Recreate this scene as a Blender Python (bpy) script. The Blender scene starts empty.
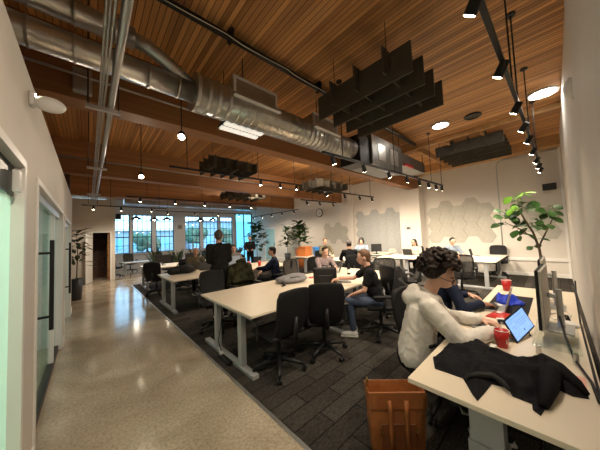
import bpy, bmesh, math, random
from mathutils import noise, Vector, Matrix, Quaternion
random.seed(7)
PI = math.pi
scn = bpy.context.scene
COL = scn.collection

# ---------------------------------------------------------------- camera
H = 1.6
FPX = 232.2
def _n(v): return Vector(v).normalized()
_d1 = _n((88.5-300, 225-245, -FPX))
_d2 = _n((555-300, 225-226, -FPX))
_d2 = (_d2 - _d1*_d1.dot(_d2)).normalized()
_z = _d2.cross(_d1)
cam_data = bpy.data.cameras.new('camera')
cam = bpy.data.objects.new('camera', cam_data)
COL.objects.link(cam)
cam_data.sensor_width = 36.0
cam_data.lens = FPX/600*36
cam_data.clip_start = 0.02
cam_data.clip_end = 200
M = Matrix((_d2, _d1, _z)).to_4x4()
M.translation = Vector((0, 0, H))
cam.matrix_world = M
scn.camera = cam

# ---------------------------------------------------------------- world, exposure
scn.view_settings.view_transform = 'Standard'
scn.view_settings.look = 'None'
scn.view_settings.gamma = 1.0
scn.view_settings.use_curve_mapping = False
scn.view_settings.exposure = 1.0
world = bpy.data.worlds.new('sky')
scn.world = world
world.use_nodes = True
_bg = world.node_tree.nodes['Background']
_bg.inputs[0].default_value = (0.42, 0.72, 1.0, 1)
_bg.inputs[1].default_value = 2.2
WARM = (1.0, 0.83, 0.63)
HEAD_W = 55.0        # one track spotlight
PANEL_W = 55.0       # one round ceiling panel
CAN_W = 60.0         # one ceiling downlight
OFFICE_W = 32.0
PENDANT_W = 4.0

# ---------------------------------------------------------------- materials
def mat(name, col, rough=0.5, metal=0.0, noise=0.0, nscale=8.0, bump=0.0, bscale=60.0, emit=None, estr=0.0, spec=0.5, alpha=1.0):
    m = bpy.data.materials.new(name); m.use_nodes = True
    nt = m.node_tree; b = nt.nodes['Principled BSDF']
    b.inputs['Base Color'].default_value = (*col, 1)
    b.inputs['Roughness'].default_value = rough
    b.inputs['Metallic'].default_value = metal
    b.inputs['Specular IOR Level'].default_value = spec
    if alpha < 1: b.inputs['Alpha'].default_value = alpha
    if noise or bump:
        tc = nt.nodes.new('ShaderNodeTexCoord')
    if noise:
        n = nt.nodes.new('ShaderNodeTexNoise'); n.inputs['Scale'].default_value = nscale; n.inputs['Detail'].default_value = 4
        nt.links.new(tc.outputs['Object'], n.inputs['Vector'])
        r = nt.nodes.new('ShaderNodeValToRGB')
        r.color_ramp.elements[0].position = 0.3; r.color_ramp.elements[1].position = 0.7
        r.color_ramp.elements[0].color = (*[c*(1-noise) for c in col], 1)
        r.color_ramp.elements[1].color = (*[min(1, c*(1+noise)) for c in col], 1)
        nt.links.new(n.outputs['Fac'], r.inputs['Fac']); nt.links.new(r.outputs['Color'], b.inputs['Base Color'])
    if bump:
        n2 = nt.nodes.new('ShaderNodeTexNoise'); n2.inputs['Scale'].default_value = bscale
        nt.links.new(tc.outputs['Object'], n2.inputs['Vector'])
        bp = nt.nodes.new('ShaderNodeBump'); bp.inputs['Strength'].default_value = bump; bp.inputs['Distance'].default_value = 0.01
        nt.links.new(n2.outputs['Fac'], bp.inputs['Height']); nt.links.new(bp.outputs['Normal'], b.inputs['Normal'])
    if emit:
        b.inputs['Emission Color'].default_value = (*emit, 1); b.inputs['Emission Strength'].default_value = estr
    return m

def plank_mat(name, axis, width, c_dark, c_light, gap=0.06, rough=0.55, gapdark=0.25):
    """narrow boards: axis = the coordinate (0 X, 1 Y) that runs across the boards"""
    m = bpy.data.materials.new(name); m.use_nodes = True
    nt = m.node_tree; N = nt.nodes.new; L = nt.links.new
    b = nt.nodes['Principled BSDF']; b.inputs['Roughness'].default_value = rough
    tc = N('ShaderNodeTexCoord'); sp = N('ShaderNodeSeparateXYZ'); L(tc.outputs['Object'], sp.inputs[0])
    dv = N('ShaderNodeMath'); dv.operation = 'DIVIDE'; dv.inputs[1].default_value = width; L(sp.outputs[axis], dv.inputs[0])
    fl = N('ShaderNodeMath'); fl.operation = 'FLOOR'; L(dv.outputs[0], fl.inputs[0])
    fr = N('ShaderNodeMath'); fr.operation = 'FRACT'; L(dv.outputs[0], fr.inputs[0])
    wn = N('ShaderNodeTexWhiteNoise'); wn.noise_dimensions = '1D'; L(fl.outputs[0], wn.inputs['W'])
    mp = N('ShaderNodeMapping'); sc = [1.2, 1.2, 1.2]; sc[axis] = 45; mp.inputs['Scale'].default_value = sc
    L(tc.outputs['Object'], mp.inputs['Vector'])
    gn = N('ShaderNodeTexNoise'); gn.inputs['Scale'].default_value = 1.0; gn.inputs['Detail'].default_value = 5; L(mp.outputs[0], gn.inputs['Vector'])
    ad = N('ShaderNodeMath'); ad.operation = 'MULTIPLY_ADD'; ad.inputs[1].default_value = 0.55; L(wn.outputs['Value'], ad.inputs[0])
    ms = N('ShaderNodeMath'); ms.operation = 'MULTIPLY'; ms.inputs[1].default_value = 0.5; L(gn.outputs['Fac'], ms.inputs[0])
    L(ms.outputs[0], ad.inputs[2])
    rp = N('ShaderNodeValToRGB'); rp.color_ramp.elements[0].position = 0.12; rp.color_ramp.elements[1].position = 0.82
    rp.color_ramp.elements[0].color = (*c_dark, 1); rp.color_ramp.elements[1].color = (*c_light, 1)
    L(ad.outputs[0], rp.inputs['Fac'])
    gt = N('ShaderNodeMath'); gt.operation = 'GREATER_THAN'; gt.inputs[1].default_value = gap; L(fr.outputs[0], gt.inputs[0])
    mx = N('ShaderNodeMix'); mx.data_type = 'RGBA'; L(gt.outputs[0], mx.inputs['Factor'])
    mx.inputs['A'].default_value = (*[c*gapdark for c in c_dark], 1); L(rp.outputs['Color'], mx.inputs['B'])
    L(mx.outputs['Result'], b.inputs['Base Color'])
    return m

def concrete_mat():
    m = bpy.data.materials.new('polished_concrete'); m.use_nodes = True
    nt = m.node_tree; N = nt.nodes.new; L = nt.links.new
    b = nt.nodes['Principled BSDF']
    tc = N('ShaderNodeTexCoord')
    n1 = N('ShaderNodeTexNoise'); n1.inputs['Scale'].default_value = 1.1; n1.inputs['Detail'].default_value = 8; n1.inputs['Distortion'].default_value = 1.2
    n2 = N('ShaderNodeTexNoise'); n2.inputs['Scale'].default_value = 45; n2.inputs['Detail'].default_value = 3
    L(tc.outputs['Object'], n1.inputs['Vector']); L(tc.outputs['Object'], n2.inputs['Vector'])
    r1 = N('ShaderNodeValToRGB'); e = r1.color_ramp.elements
    e[0].position = 0.3; e[0].color = (0.33, 0.275, 0.20, 1); e[1].position = 0.72; e[1].color = (0.60, 0.52, 0.40, 1)
    L(n1.outputs['Fac'], r1.inputs['Fac'])
    r2 = N('ShaderNodeValToRGB'); r2.color_ramp.elements[0].position = 0.34; r2.color_ramp.elements[1].position = 0.62
    r2.color_ramp.elements[0].color = (0.62, 0.6, 0.58, 1); r2.color_ramp.elements[1].color = (1, 1, 1, 1)
    L(n2.outputs['Fac'], r2.inputs['Fac'])
    mx = N('ShaderNodeMix'); mx.data_type = 'RGBA'; mx.blend_type = 'MULTIPLY'; mx.inputs['Factor'].default_value = 0.8
    L(r1.outputs['Color'], mx.inputs['A']); L(r2.outputs['Color'], mx.inputs['B']); L(mx.outputs['Result'], b.inputs['Base Color'])
    rr = N('ShaderNodeMapRange'); rr.inputs['To Min'].default_value = 0.07; rr.inputs['To Max'].default_value = 0.17
    L(n1.outputs['Fac'], rr.inputs['Value']); L(rr.outputs[0], b.inputs['Roughness'])
    bp = N('ShaderNodeBump'); bp.inputs['Strength'].default_value = 0.06; bp.inputs['Distance'].default_value = 0.01
    n3 = N('ShaderNodeTexNoise'); n3.inputs['Scale'].default_value = 5; n3.inputs['Detail'].default_value = 4; L(tc.outputs['Object'], n3.inputs['Vector'])
    L(n3.outputs['Fac'], bp.inputs['Height']); L(bp.outputs['Normal'], b.inputs['Normal'])
    return m

def carpet_mat():
    m = bpy.data.materials.new('carpet_planks'); m.use_nodes = True
    nt = m.node_tree; N = nt.nodes.new; L = nt.links.new
    b = nt.nodes['Principled BSDF']; b.inputs['Roughness'].default_value = 0.95; b.inputs['Specular IOR Level'].default_value = 0.1
    tc = N('ShaderNodeTexCoord'); mp = N('ShaderNodeMapping'); mp.inputs['Rotation'].default_value = (0, 0, 0)
    L(tc.outputs['Object'], mp.inputs['Vector'])
    br = N('ShaderNodeTexBrick'); br.inputs['Scale'].default_value = 1.0; br.offset = 0.5
    br.inputs['Brick Width'].default_value = 0.62; br.inputs['Row Height'].default_value = 0.17; br.inputs['Mortar Size'].default_value = 0.006
    br.inputs['Color1'].default_value = (0.034, 0.031, 0.027, 1); br.inputs['Color2'].default_value = (0.064, 0.058, 0.050, 1); br.inputs['Mortar'].default_value = (0.014, 0.013, 0.012, 1)
    L(mp.outputs[0], br.inputs['Vector'])
    ns = N('ShaderNodeTexNoise'); ns.inputs['Scale'].default_value = 26; ns.inputs['Detail'].default_value = 4
    m2 = N('ShaderNodeMapping'); m2.inputs['Scale'].default_value = (1, 5, 1); L(tc.outputs['Object'], m2.inputs['Vector']); L(m2.outputs[0], ns.inputs['Vector'])
    rp = N('ShaderNodeValToRGB'); rp.color_ramp.elements[0].position = 0.3; rp.color_ramp.elements[1].position = 0.7
    rp.color_ramp.elements[0].color = (0.45, 0.45, 0.45, 1); rp.color_ramp.elements[1].color = (1.4, 1.4, 1.4, 1); L(ns.outputs['Fac'], rp.inputs['Fac'])
    mx = N('ShaderNodeMix'); mx.data_type = 'RGBA'; mx.blend_type = 'MULTIPLY'; mx.inputs['Factor'].default_value = 1
    L(br.outputs['Color'], mx.inputs['A']); L(rp.outputs['Color'], mx.inputs['B']); L(mx.outputs['Result'], b.inputs['Base Color'])
    return m

def glass_mat(name, tint=(0.86, 0.95, 0.92), gloss=0.10, frost=0.0):
    m = bpy.data.materials.new(name); m.use_nodes = True
    nt = m.node_tree; N = nt.nodes.new; L = nt.links.new
    nt.nodes.remove(nt.nodes['Principled BSDF']); out = nt.nodes['Material Output']
    t = N('ShaderNodeBsdfTransparent'); t.inputs[0].default_value = (*tint, 1)
    g = N('ShaderNodeBsdfGlossy'); g.inputs['Roughness'].default_value = 0.03; g.inputs['Color'].default_value = (0.9, 1, 0.97, 1)
    fr = N('ShaderNodeValue'); fr.outputs[0].default_value = gloss
    mx = N('ShaderNodeMixShader')
    L(fr.outputs[0], mx.inputs[0]); L(t.outputs[0], mx.inputs[1]); L(g.outputs[0], mx.inputs[2])
    last = mx
    if frost:
        d = N('ShaderNodeBsdfTranslucent'); d.inputs[0].default_value = (*tint, 1)
        d2 = N('ShaderNodeBsdfDiffuse'); d2.inputs[0].default_value = (*tint, 1)
        a = N('ShaderNodeAddShader'); L(d.outputs[0], a.inputs[0]); L(d2.outputs[0], a.inputs[1])
        m2 = N('ShaderNodeMixShader'); m2.inputs[0].default_value = frost
        L(mx.outputs[0], m2.inputs[1]); L(a.outputs[0], m2.inputs[2]); last = m2
    L(last.outputs[0], out.inputs['Surface'])
    return m

def spiral_metal():
    m = bpy.data.materials.new('galvanised_duct'); m.use_nodes = True
    nt = m.node_tree; N = nt.nodes.new; L = nt.links.new
    b = nt.nodes['Principled BSDF']; b.inputs['Metallic'].default_value = 0.9; b.inputs['Roughness'].default_value = 0.33
    tc = N('ShaderNodeTexCoord'); n = N('ShaderNodeTexNoise'); n.inputs['Scale'].default_value = 9; n.inputs['Detail'].default_value = 3
    L(tc.outputs['Object'], n.inputs['Vector'])
    r = N('ShaderNodeValToRGB'); r.color_ramp.elements[0].color = (0.42, 0.41, 0.38, 1); r.color_ramp.elements[1].color = (0.72, 0.70, 0.66, 1)
    L(n.outputs['Fac'], r.inputs['Fac']); L(r.outputs['Color'], b.inputs['Base Color'])
    return m

MT = dict(
    ductdark=mat('dull_galvanised', (0.22, 0.215, 0.20), 0.38, 0.85, noise=0.15, nscale=5),
    wall=mat('warm_white_paint', (0.66, 0.62, 0.56), 0.7, noise=0.02, nscale=3),
    wall_cool=mat('cool_white_paint', (0.66, 0.66, 0.70), 0.7, noise=0.03, nscale=2),
    hexfelt=mat('grey_felt', (0.455, 0.44, 0.385), 0.95, noise=0.05, nscale=12),
    hexfelt2=mat('blue_grey_felt', (0.41, 0.42, 0.415), 0.95, noise=0.05, nscale=12),
    trimwhite=mat('white_trim', (0.78, 0.77, 0.74), 0.45),
    concrete=concrete_mat(), carpet=carpet_mat(),
    ceil=plank_mat('ceiling_boards', 0, 0.066, (0.24, 0.100, 0.030), (0.76, 0.38, 0.130), gap=0.11),
    beam=plank_mat('glulam', 2, 0.09, (0.26, 0.115, 0.042), (0.42, 0.20, 0.075), gap=0.04, gapdark=0.6),
    joist=mat('pale_timber', (0.50, 0.29, 0.12), 0.6, noise=0.15, nscale=6),
    darkwood=mat('dark_timber', (0.085, 0.040, 0.022), 0.6, noise=0.25, nscale=6),
    duct=spiral_metal(),
    steel=mat('brushed_steel', (0.55, 0.55, 0.54), 0.35, 0.85, noise=0.06),
    conduit=mat('zinc_conduit', (0.50, 0.51, 0.52), 0.35, 0.8),
    legmetal=mat('silver_powder_coat', (0.42, 0.43, 0.44), 0.4, 0.3),
    black=mat('black_plastic', (0.011, 0.011, 0.012), 0.45, spec=0.35),
    blacksoft=mat('black_upholstery', (0.009, 0.009, 0.010), 0.6, bump=0.15, bscale=180, spec=0.25),
    blackmetal=mat('black_metal', (0.018, 0.017, 0.016), 0.4, 0.3),
    mesh=mat('black_mesh', (0.05, 0.048, 0.045), 0.8, alpha=0.72),
    meshbrown=mat('brown_grey_mesh', (0.085, 0.075, 0.064), 0.8, alpha=0.85),
    felt=mat('charcoal_felt', (0.075, 0.066, 0.050), 0.95, noise=0.12, nscale=20),
    top=mat('cream_laminate', (0.76, 0.67, 0.53), 0.38, noise=0.02, nscale=4),
    topwhite=mat('white_laminate', (0.74, 0.67, 0.55), 0.38),
    glassgreen=glass_mat('office_glass', (0.88, 0.955, 0.93)),
    glassfrost=glass_mat('frosted_glass', (0.72, 0.88, 0.83), frost=0.55),
    glassedge=mat('glass_edge', (0.03, 0.20, 0.15), 0.15),
    glassblue=glass_mat('blue_tinted_glass', (0.55, 0.86, 0.92), frost=0.25),
    pane=glass_mat('window_glass', (0.92, 0.98, 1.0)),
    acrylic=glass_mat('clear_acrylic', (0.93, 0.95, 0.94)),
    lens=mat('lit_lens', (1, 0.9, 0.7), 0.3, emit=(1.0, 0.86, 0.62), estr=30),
    panel=mat('lit_panel', (1, 1, 1), 0.3, emit=(1.0, 0.97, 0.88), estr=22),
    officepanel=mat('lit_office_panel', (1, 1, 1), 0.3, emit=(0.95, 1.0, 0.96), estr=11),
    strip=mat('lit_strip', (1, 1, 1), 0.3, emit=(1.0, 0.93, 0.80), estr=0.32),
    can=mat('lit_downlight', (1, 0.9, 0.7), 0.3, emit=(1.0, 0.86, 0.60), estr=60),
    white=mat('white_plastic', (0.70, 0.69, 0.68), 0.4),
    red=mat('red_plastic', (0.45, 0.012, 0.012), 0.35),
    redlid=mat('red_wrapper', (0.50, 0.03, 0.025), 0.3),
    blue=mat('blue_cloth', (0.01, 0.04, 0.50), 0.6),
    skyblue=mat('bright_blue_plastic', (0.03, 0.28, 0.80), 0.4),
    orange=mat('orange_terracotta', (0.62, 0.20, 0.05), 0.6),
    leaf=mat('leaf_green', (0.032, 0.095, 0.015), 0.4, noise=0.35, nscale=7),
    leafbright=mat('young_leaf_green', (0.13, 0.30, 0.025), 0.4, noise=0.25, nscale=7),
    leafdark=mat('dark_leaf_green', (0.018, 0.05, 0.014), 0.45, noise=0.35, nscale=7),
    bark=mat('brown_bark', (0.10, 0.065, 0.035), 0.85, noise=0.2, nscale=20),
    soil=mat('potting_soil', (0.03, 0.02, 0.012), 0.95, noise=0.3, nscale=30),
    pot=mat('charcoal_pot', (0.055, 0.058, 0.065), 0.6),
    whitepot=mat('white_pot', (0.6, 0.6, 0.58), 0.5),
    leather=mat('tan_leather', (0.27, 0.088, 0.022), 0.42, noise=0.22, nscale=9, bump=0.1, bscale=120),
    leatherdark=mat('dark_tan_leather', (0.15, 0.045, 0.012), 0.45, noise=0.2, nscale=9),
    brass=mat('brass', (0.55, 0.38, 0.14), 0.3, 1.0),
    skin=mat('skin', (0.55, 0.31, 0.21), 0.5, noise=0.05, nscale=14),
    skinlight=mat('pale_skin', (0.60, 0.35, 0.25), 0.5, noise=0.05, nscale=14),
    skinbrown=mat('brown_skin', (0.28, 0.14, 0.08), 0.5),
    eye=mat('eye_dark', (0.02, 0.015, 0.012), 0.2),
    hairdark=mat('dark_brown_hair', (0.014, 0.007, 0.005), 0.55, noise=0.35, nscale=40, spec=0.25),
    hairbrown=mat('brown_hair', (0.11, 0.052, 0.022), 0.6, noise=0.3, nscale=40),
    hairblack=mat('black_hair', (0.010, 0.008, 0.007), 0.5),
    hairgrey=mat('grey_hair', (0.05, 0.043, 0.037), 0.6),
    hoodie=mat('heather_grey_fleece', (0.68, 0.65, 0.60), 0.9, noise=0.07, nscale=50, bump=0.15, bscale=14),
    clothblack=mat('black_cotton', (0.008, 0.008, 0.009), 0.8, bump=0.15, bscale=16, spec=0.15),
    clothnavy=mat('navy_cotton', (0.012, 0.018, 0.040), 0.8, bump=0.15, bscale=16, spec=0.15),
    clothdenim=mat('blue_denim', (0.032, 0.050, 0.090), 0.85, noise=0.2, nscale=25),
    clothdark=mat('charcoal_cotton', (0.016, 0.015, 0.015), 0.85, spec=0.15),
    clothblue=mat('light_blue_shirt', (0.20, 0.25, 0.32), 0.85),
    clothgrey=mat('grey_knit', (0.18, 0.165, 0.16), 0.9),
    clothcream=mat('cream_blouse', (0.55, 0.45, 0.36), 0.8),
    clotholive=mat('olive_shirt', (0.10, 0.085, 0.05), 0.85),
    clothplaid=mat('mauve_check_shirt', (0.26, 0.20, 0.20), 0.85, noise=0.35, nscale=45),
    camo=mat('camouflage_cloth', (0.030, 0.030, 0.016), 0.9, noise=0.75, nscale=9, spec=0.1),
    jacket=mat('black_jacket_cloth', (0.006, 0.006, 0.008), 0.75, bump=0.3, bscale=22, spec=0.15),
    bagdark=mat('black_nylon', (0.009, 0.009, 0.010), 0.55, bump=0.2, bscale=30, spec=0.25),
    baggrey=mat('grey_backpack_cloth', (0.22, 0.215, 0.23), 0.85, noise=0.15, nscale=14),
    screen=None, paper=mat('paper', (0.72, 0.70, 0.66), 0.7), salmon=mat('salmon_paper', (0.80, 0.42, 0.35), 0.7),
    limegreen=mat('lime_plastic', (0.45, 0.70, 0.06), 0.5),
    laptop=mat('aluminium_shell', (0.42, 0.41, 0.40), 0.4, 0.6),
    monback=mat('silver_monitor_back', (0.50, 0.47, 0.42), 0.4, 0.2),
    clockface=mat('clock_face', (0.75, 0.74, 0.72), 0.4),
    foam=mat('white_midsole', (0.62, 0.60, 0.57), 0.7),
    extgreen=mat('foliage_outside', (0.10, 0.20, 0.13), 0.9, noise=0.5, nscale=3),
    extwall=mat('pale_facade', (0.45, 0.55, 0.62), 0.8, noise=0.1, nscale=1),
    extroad=mat('asphalt', (0.20, 0.23, 0.26), 0.9),
    curtain=mat('pale_teal_curtain', (0.35, 0.58, 0.60), 0.8),
)

# ---------------------------------------------------------------- mesh builder
class MB:
    def __init__(s): s.v = []; s.f = []
    def add(s, vs, fs, mtx=None):
        o = len(s.v)
        for p in vs:
            p = Vector(p)
            s.v.append(mtx @ p if mtx else p)
        for f in fs: s.f.append(tuple(i+o for i in f))
        return s
    def box(s, c, d, rz=0, mtx=None):
        x, y, z = d[0]/2, d[1]/2, d[2]/2
        vs = [(-x,-y,-z),(x,-y,-z),(x,y,-z),(-x,y,-z),(-x,-y,z),(x,-y,z),(x,y,z),(-x,y,z)]
        m = Matrix.Translation(c) @ Matrix.Rotation(rz, 4, 'Z')
        if mtx: m = mtx @ m
        return s.add(vs, [(0,3,2,1),(4,5,6,7),(0,1,5,4),(1,2,6,5),(2,3,7,6),(3,0,4,7)], m)
    def bb(s, x0, x1, y0, y1, z0, z1):
        return s.box(((x0+x1)/2, (y0+y1)/2, (z0+z1)/2), (abs(x1-x0), abs(y1-y0), abs(z1-z0)))
    def cyl(s, p0, p1, r0, r1=None, n=16, caps=True):
        p0 = Vector(p0); p1 = Vector(p1); r1 = r0 if r1 is None else r1
        a = (p1-p0).normalized(); u = a.orthogonal().normalized(); w = a.cross(u)
        vs = []
        for p, r in ((p0, r0), (p1, r1)):
            for i in range(n):
                t = 2*PI*i/n; vs.append(p + (u*math.cos(t) + w*math.sin(t))*r)
        fs = [(i, (i+1) % n, n+(i+1) % n, n+i) for i in range(n)]
        if caps: fs += [tuple(range(n-1, -1, -1)), tuple(range(n, 2*n))]
        return s.add(vs, fs)
    def ell(s, c, r, n=14, m=10, mtx=None):
        vs = [(0,0,1)]; fs = []
        for j in range(1, m):
            ph = PI*j/m
            for i in range(n):
                t = 2*PI*i/n; vs.append((math.sin(ph)*math.cos(t), math.sin(ph)*math.sin(t), math.cos(ph)))
        vs.append((0,0,-1)); L = len(vs)-1
        for i in range(n): fs.append((0, 1+i, 1+(i+1) % n))
        for j in range(m-2):
            for i in range(n):
                a = 1+j*n+i; b = 1+j*n+(i+1) % n; fs.append((a, a+n, b+n, b))
        for i in range(n): fs.append((L, 1+(m-2)*n+(i+1) % n, 1+(m-2)*n+i))
        if isinstance(r, (int, float)): r = (r, r, r)
        k = Matrix.Translation(c) @ (mtx or Matrix()) @ Matrix.Diagonal((*r, 1))
        return s.add(vs, fs, k)
    def cap(s, p0, p1, r0, r1=None, n=12):
        """tapered capsule"""
        r1 = r0 if r1 is None else r1
        p0 = Vector(p0); p1 = Vector(p1)
        if (p1-p0).length < 1e-6: return s.ell(p0, r0)
        a = (p1-p0).normalized(); u = a.orthogonal().normalized(); w = a.cross(u)
        rings = []
        for k in range(5, 0, -1):
            t = k*PI/2/5.001; rings.append((p0 - a*r0*math.sin(t), r0*math.cos(t)))
        rings += [(p0, r0), (p1, r1)]
        for k in range(1, 6):
            t = k*PI/2/5.001; rings.append((p1 + a*r1*math.sin(t), r1*math.cos(t)))
        vs = []; fs = []
        for p, r in rings:
            for i in range(n):
                t = 2*PI*i/n; vs.append(p + (u*math.cos(t)+w*math.sin(t))*max(r, 1e-4))
        for j in range(len(rings)-1):
            for i in range(n):
                fs.append((j*n+i, j*n+(i+1) % n, (j+1)*n+(i+1) % n, (j+1)*n+i))
        fs += [tuple(range(n-1, -1, -1)), tuple(range((len(rings)-1)*n, len(rings)*n))]
        return s.add(vs, fs)
    def tube(s, pts, r, n=8, caps=True):
        pts = [Vector(p) for p in pts]; vs = []; fs = []; u = None
        rr = r if isinstance(r, (list, tuple)) else [r]*len(pts)
        for i, p in enumerate(pts):
            a = (pts[min(i+1, len(pts)-1)] - pts[max(i-1, 0)]).normalized()
            u = a.orthogonal().normalized() if u is None else (u - a*u.dot(a)).normalized()
            w = a.cross(u)
            for k in range(n):
                t = 2*PI*k/n; vs.append(p + (u*math.cos(t)+w*math.sin(t))*rr[i])
        for i in range(len(pts)-1):
            for k in range(n): fs.append((i*n+k, i*n+(k+1) % n, (i+1)*n+(k+1) % n, (i+1)*n+k))
        if caps: fs += [tuple(range(n-1, -1, -1)), tuple(range((len(pts)-1)*n, len(pts)*n))]
        return s.add(vs, fs)
    def lathe(s, prof, c=(0,0,0), n=24, mtx=None, caps=True):
        vs = []; fs = []
        for r, z in prof:
            for i in range(n):
                t = 2*PI*i/n; vs.append((r*math.cos(t), r*math.sin(t), z))
        for j in range(len(prof)-1):
            for i in range(n): fs.append((j*n+i, j*n+(i+1) % n, (j+1)*n+(i+1) % n, (j+1)*n+i))
        if caps and prof[0][0] > 1e-5: fs.append(tuple(range(n-1, -1, -1)))
        if caps and prof[-1][0] > 1e-5: fs.append(tuple(range((len(prof)-1)*n, len(prof)*n)))
        return s.add(vs, fs, Matrix.Translation(c) @ (mtx or Matrix()))
    def prism(s, out, t0, t1, mtx=None):
        """outline in XY, extruded along Z"""
        n = len(out)
        vs = [(x, y, t0) for x, y in out] + [(x, y, t1) for x, y in out]
        fs = [tuple(range(n-1, -1, -1)), tuple(range(n, 2*n))] + [(i, (i+1) % n, n+(i+1) % n, n+i) for i in range(n)]
        return s.add(vs, fs, mtx)
    def sheet(s, fn, nu, nv, th=0.0, mtx=None):
        """surface fn(u,v) in 0..1, thickened along -normal approx by th vector function or constant"""
        P = [[Vector(fn(i/nu, j/nv)) for i in range(nu+1)] for j in range(nv+1)]
        vs = [p for row in P for p in row]; W = nu+1
        fs = [(j*W+i, j*W+i+1, (j+1)*W+i+1, (j+1)*W+i) for j in range(nv) for i in range(nu)]
        if th:
            nr = []
            for j in range(nv+1):
                for i in range(nu+1):
                    du = P[j][min(i+1, nu)] - P[j][max(i-1, 0)]; dv = P[min(j+1, nv)][i] - P[max(j-1, 0)][i]
                    nr.append(du.cross(dv).normalized())
            o = len(vs); vs = vs + [v - n*th for v, n in zip(vs, nr)]
            fs += [tuple(reversed([k+o for k in f])) for f in list(fs)]
            for i in range(nu):
                fs.append((i+1, i, i+o, i+1+o)); a = nv*W+i; fs.append((a, a+1, a+1+o, a+o))
            for j in range(nv):
                a = j*W; fs.append((a, a+W, a+W+o, a+o)); a = j*W+nu; fs.append((a+W, a, a+o, a+W+o))
        return s.add(vs, fs, mtx)
    def build(s, name, m, parent=None, bevel=0, smooth=False, sub=0, seg=2):
        me = bpy.data.meshes.new(name)
        me.from_pydata([tuple(v) for v in s.v], [], s.f); me.update()
        if smooth:
            for p in me.polygons: p.use_smooth = True
        o = bpy.data.objects.new(name, me); COL.objects.link(o)
        me.materials.append(m)
        if parent: o.parent = parent
        if bevel:
            b = o.modifiers.new('bevel', 'BEVEL'); b.width = bevel; b.segments = seg; b.limit_method = 'ANGLE'; b.angle_limit = 0.6
            if not smooth:
                for p in me.polygons: p.use_smooth = True
                w = o.modifiers.new('wn', 'WEIGHTED_NORMAL'); w.keep_sharp = True
        if sub:
            ss = o.modifiers.new('sub', 'SUBSURF'); ss.levels = sub; ss.render_levels = sub
        return o
    def blob(s, name, m, parent, voxel, it=4, fac=0.5, wr=0.0, wf=9.0):
        """union of everything collected so far as one skin"""
        o = s.build(name, m, parent)
        r = o.modifiers.new('remesh', 'REMESH'); r.mode = 'VOXEL'; r.voxel_size = voxel; r.use_smooth_shade = True
        if it:
            k = o.modifiers.new('smooth', 'SMOOTH'); k.iterations = it; k.factor = fac
        dg = bpy.context.evaluated_depsgraph_get()
        pm = o.parent; o.parent = None; mw = o.matrix_world.copy(); o.matrix_world = Matrix(); dg.update()
        me = bpy.data.meshes.new_from_object(o.evaluated_get(dg)); old = o.data
        o.modifiers.clear(); o.data = me; me.name = name; bpy.data.meshes.remove(old)
        for p in me.polygons: p.use_smooth = True
        if not me.materials: me.materials.append(m)
        if wr:      # folds of cloth
            nrm = [v.normal.copy() for v in me.vertices]
            for v, n in zip(me.vertices, nrm):
                q = v.co*wf; q = Vector((q.x, q.y, q.z*.75))
                k = noise.noise(q) ; k2 = noise.noise(q*2.3 + Vector((7, 3, 1)))
                v.co += n*wr*max(-.25, (.7 - abs(k)*2.6) + .35*k2)
            me.update()
        o.parent = pm
        return o

def tag(o, label=None, cat=None, group=None, kind=None):
    if label: o['label'] = label
    if cat: o['category'] = cat
    if group: o['group'] = group
    if kind: o['kind'] = kind
    return o
def thing(name, label, cat, loc=(0,0,0), rz=0, group=None):
    o = bpy.data.objects.new(name, None); COL.objects.link(o); o.empty_display_size = 0.1
    o.location = loc; o.rotation_euler = (0, 0, rz)
    return tag(o, label, cat, group)
def struct(name, mb, m, parent=None, bevel=0, **k):
    o = mb.build(name, m, parent, bevel, **k)
    if parent is None: o['kind'] = 'structure'
    return o
_kids = {}
def dup(root, loc, rz, label=None, group=None):
    def cp(o, par):
        c = o.copy(); COL.objects.link(c)
        if par: c.parent = par
        for ch in o.children: cp(ch, c)
        return c
    r = cp(root, None); r.location = loc; r.rotation_euler = (0, 0, rz)
    if label: r['label'] = label
    if group: r['group'] = group
    return r
def lamp(name, kind, loc, energy, color, parent=None, rot=None, **k):
    d = bpy.data.lights.new(name, kind); d.energy = energy; d.color = color
    for a, b in k.items(): setattr(d, a, b)
    o = bpy.data.objects.new(name, d); COL.objects.link(o); o.location = loc
    if rot: o.rotation_euler = rot
    if parent: o.parent = parent
    return o
# ================================================================ the room
XL, XR, YN, YF, ZC = -0.31, 10.7, -0.25, 18.0, 4.3
XO = -4.0
struct('floor', MB().bb(XO-.1, XR+.2, YN-.2, YF+.2, -0.12, 0.0), MT['concrete'])
struct('floor_carpet', MB().bb(1.235, XR-.02, YN+.0, 11.05, 0.0, 0.009), MT['carpet'])
_t = MB().bb(1.205, 1.235, YN, 11.05, 0.0, 0.010).bb(1.205, 9.0, 11.05, 11.08, 0.0, 0.010)
struct('trim_1', _t, MT['steel'])
struct('ceiling', MB().bb(XO-.1, XR+.2, YN-.2, YF+.2, ZC, ZC+.1), MT['ceil'])

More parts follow.
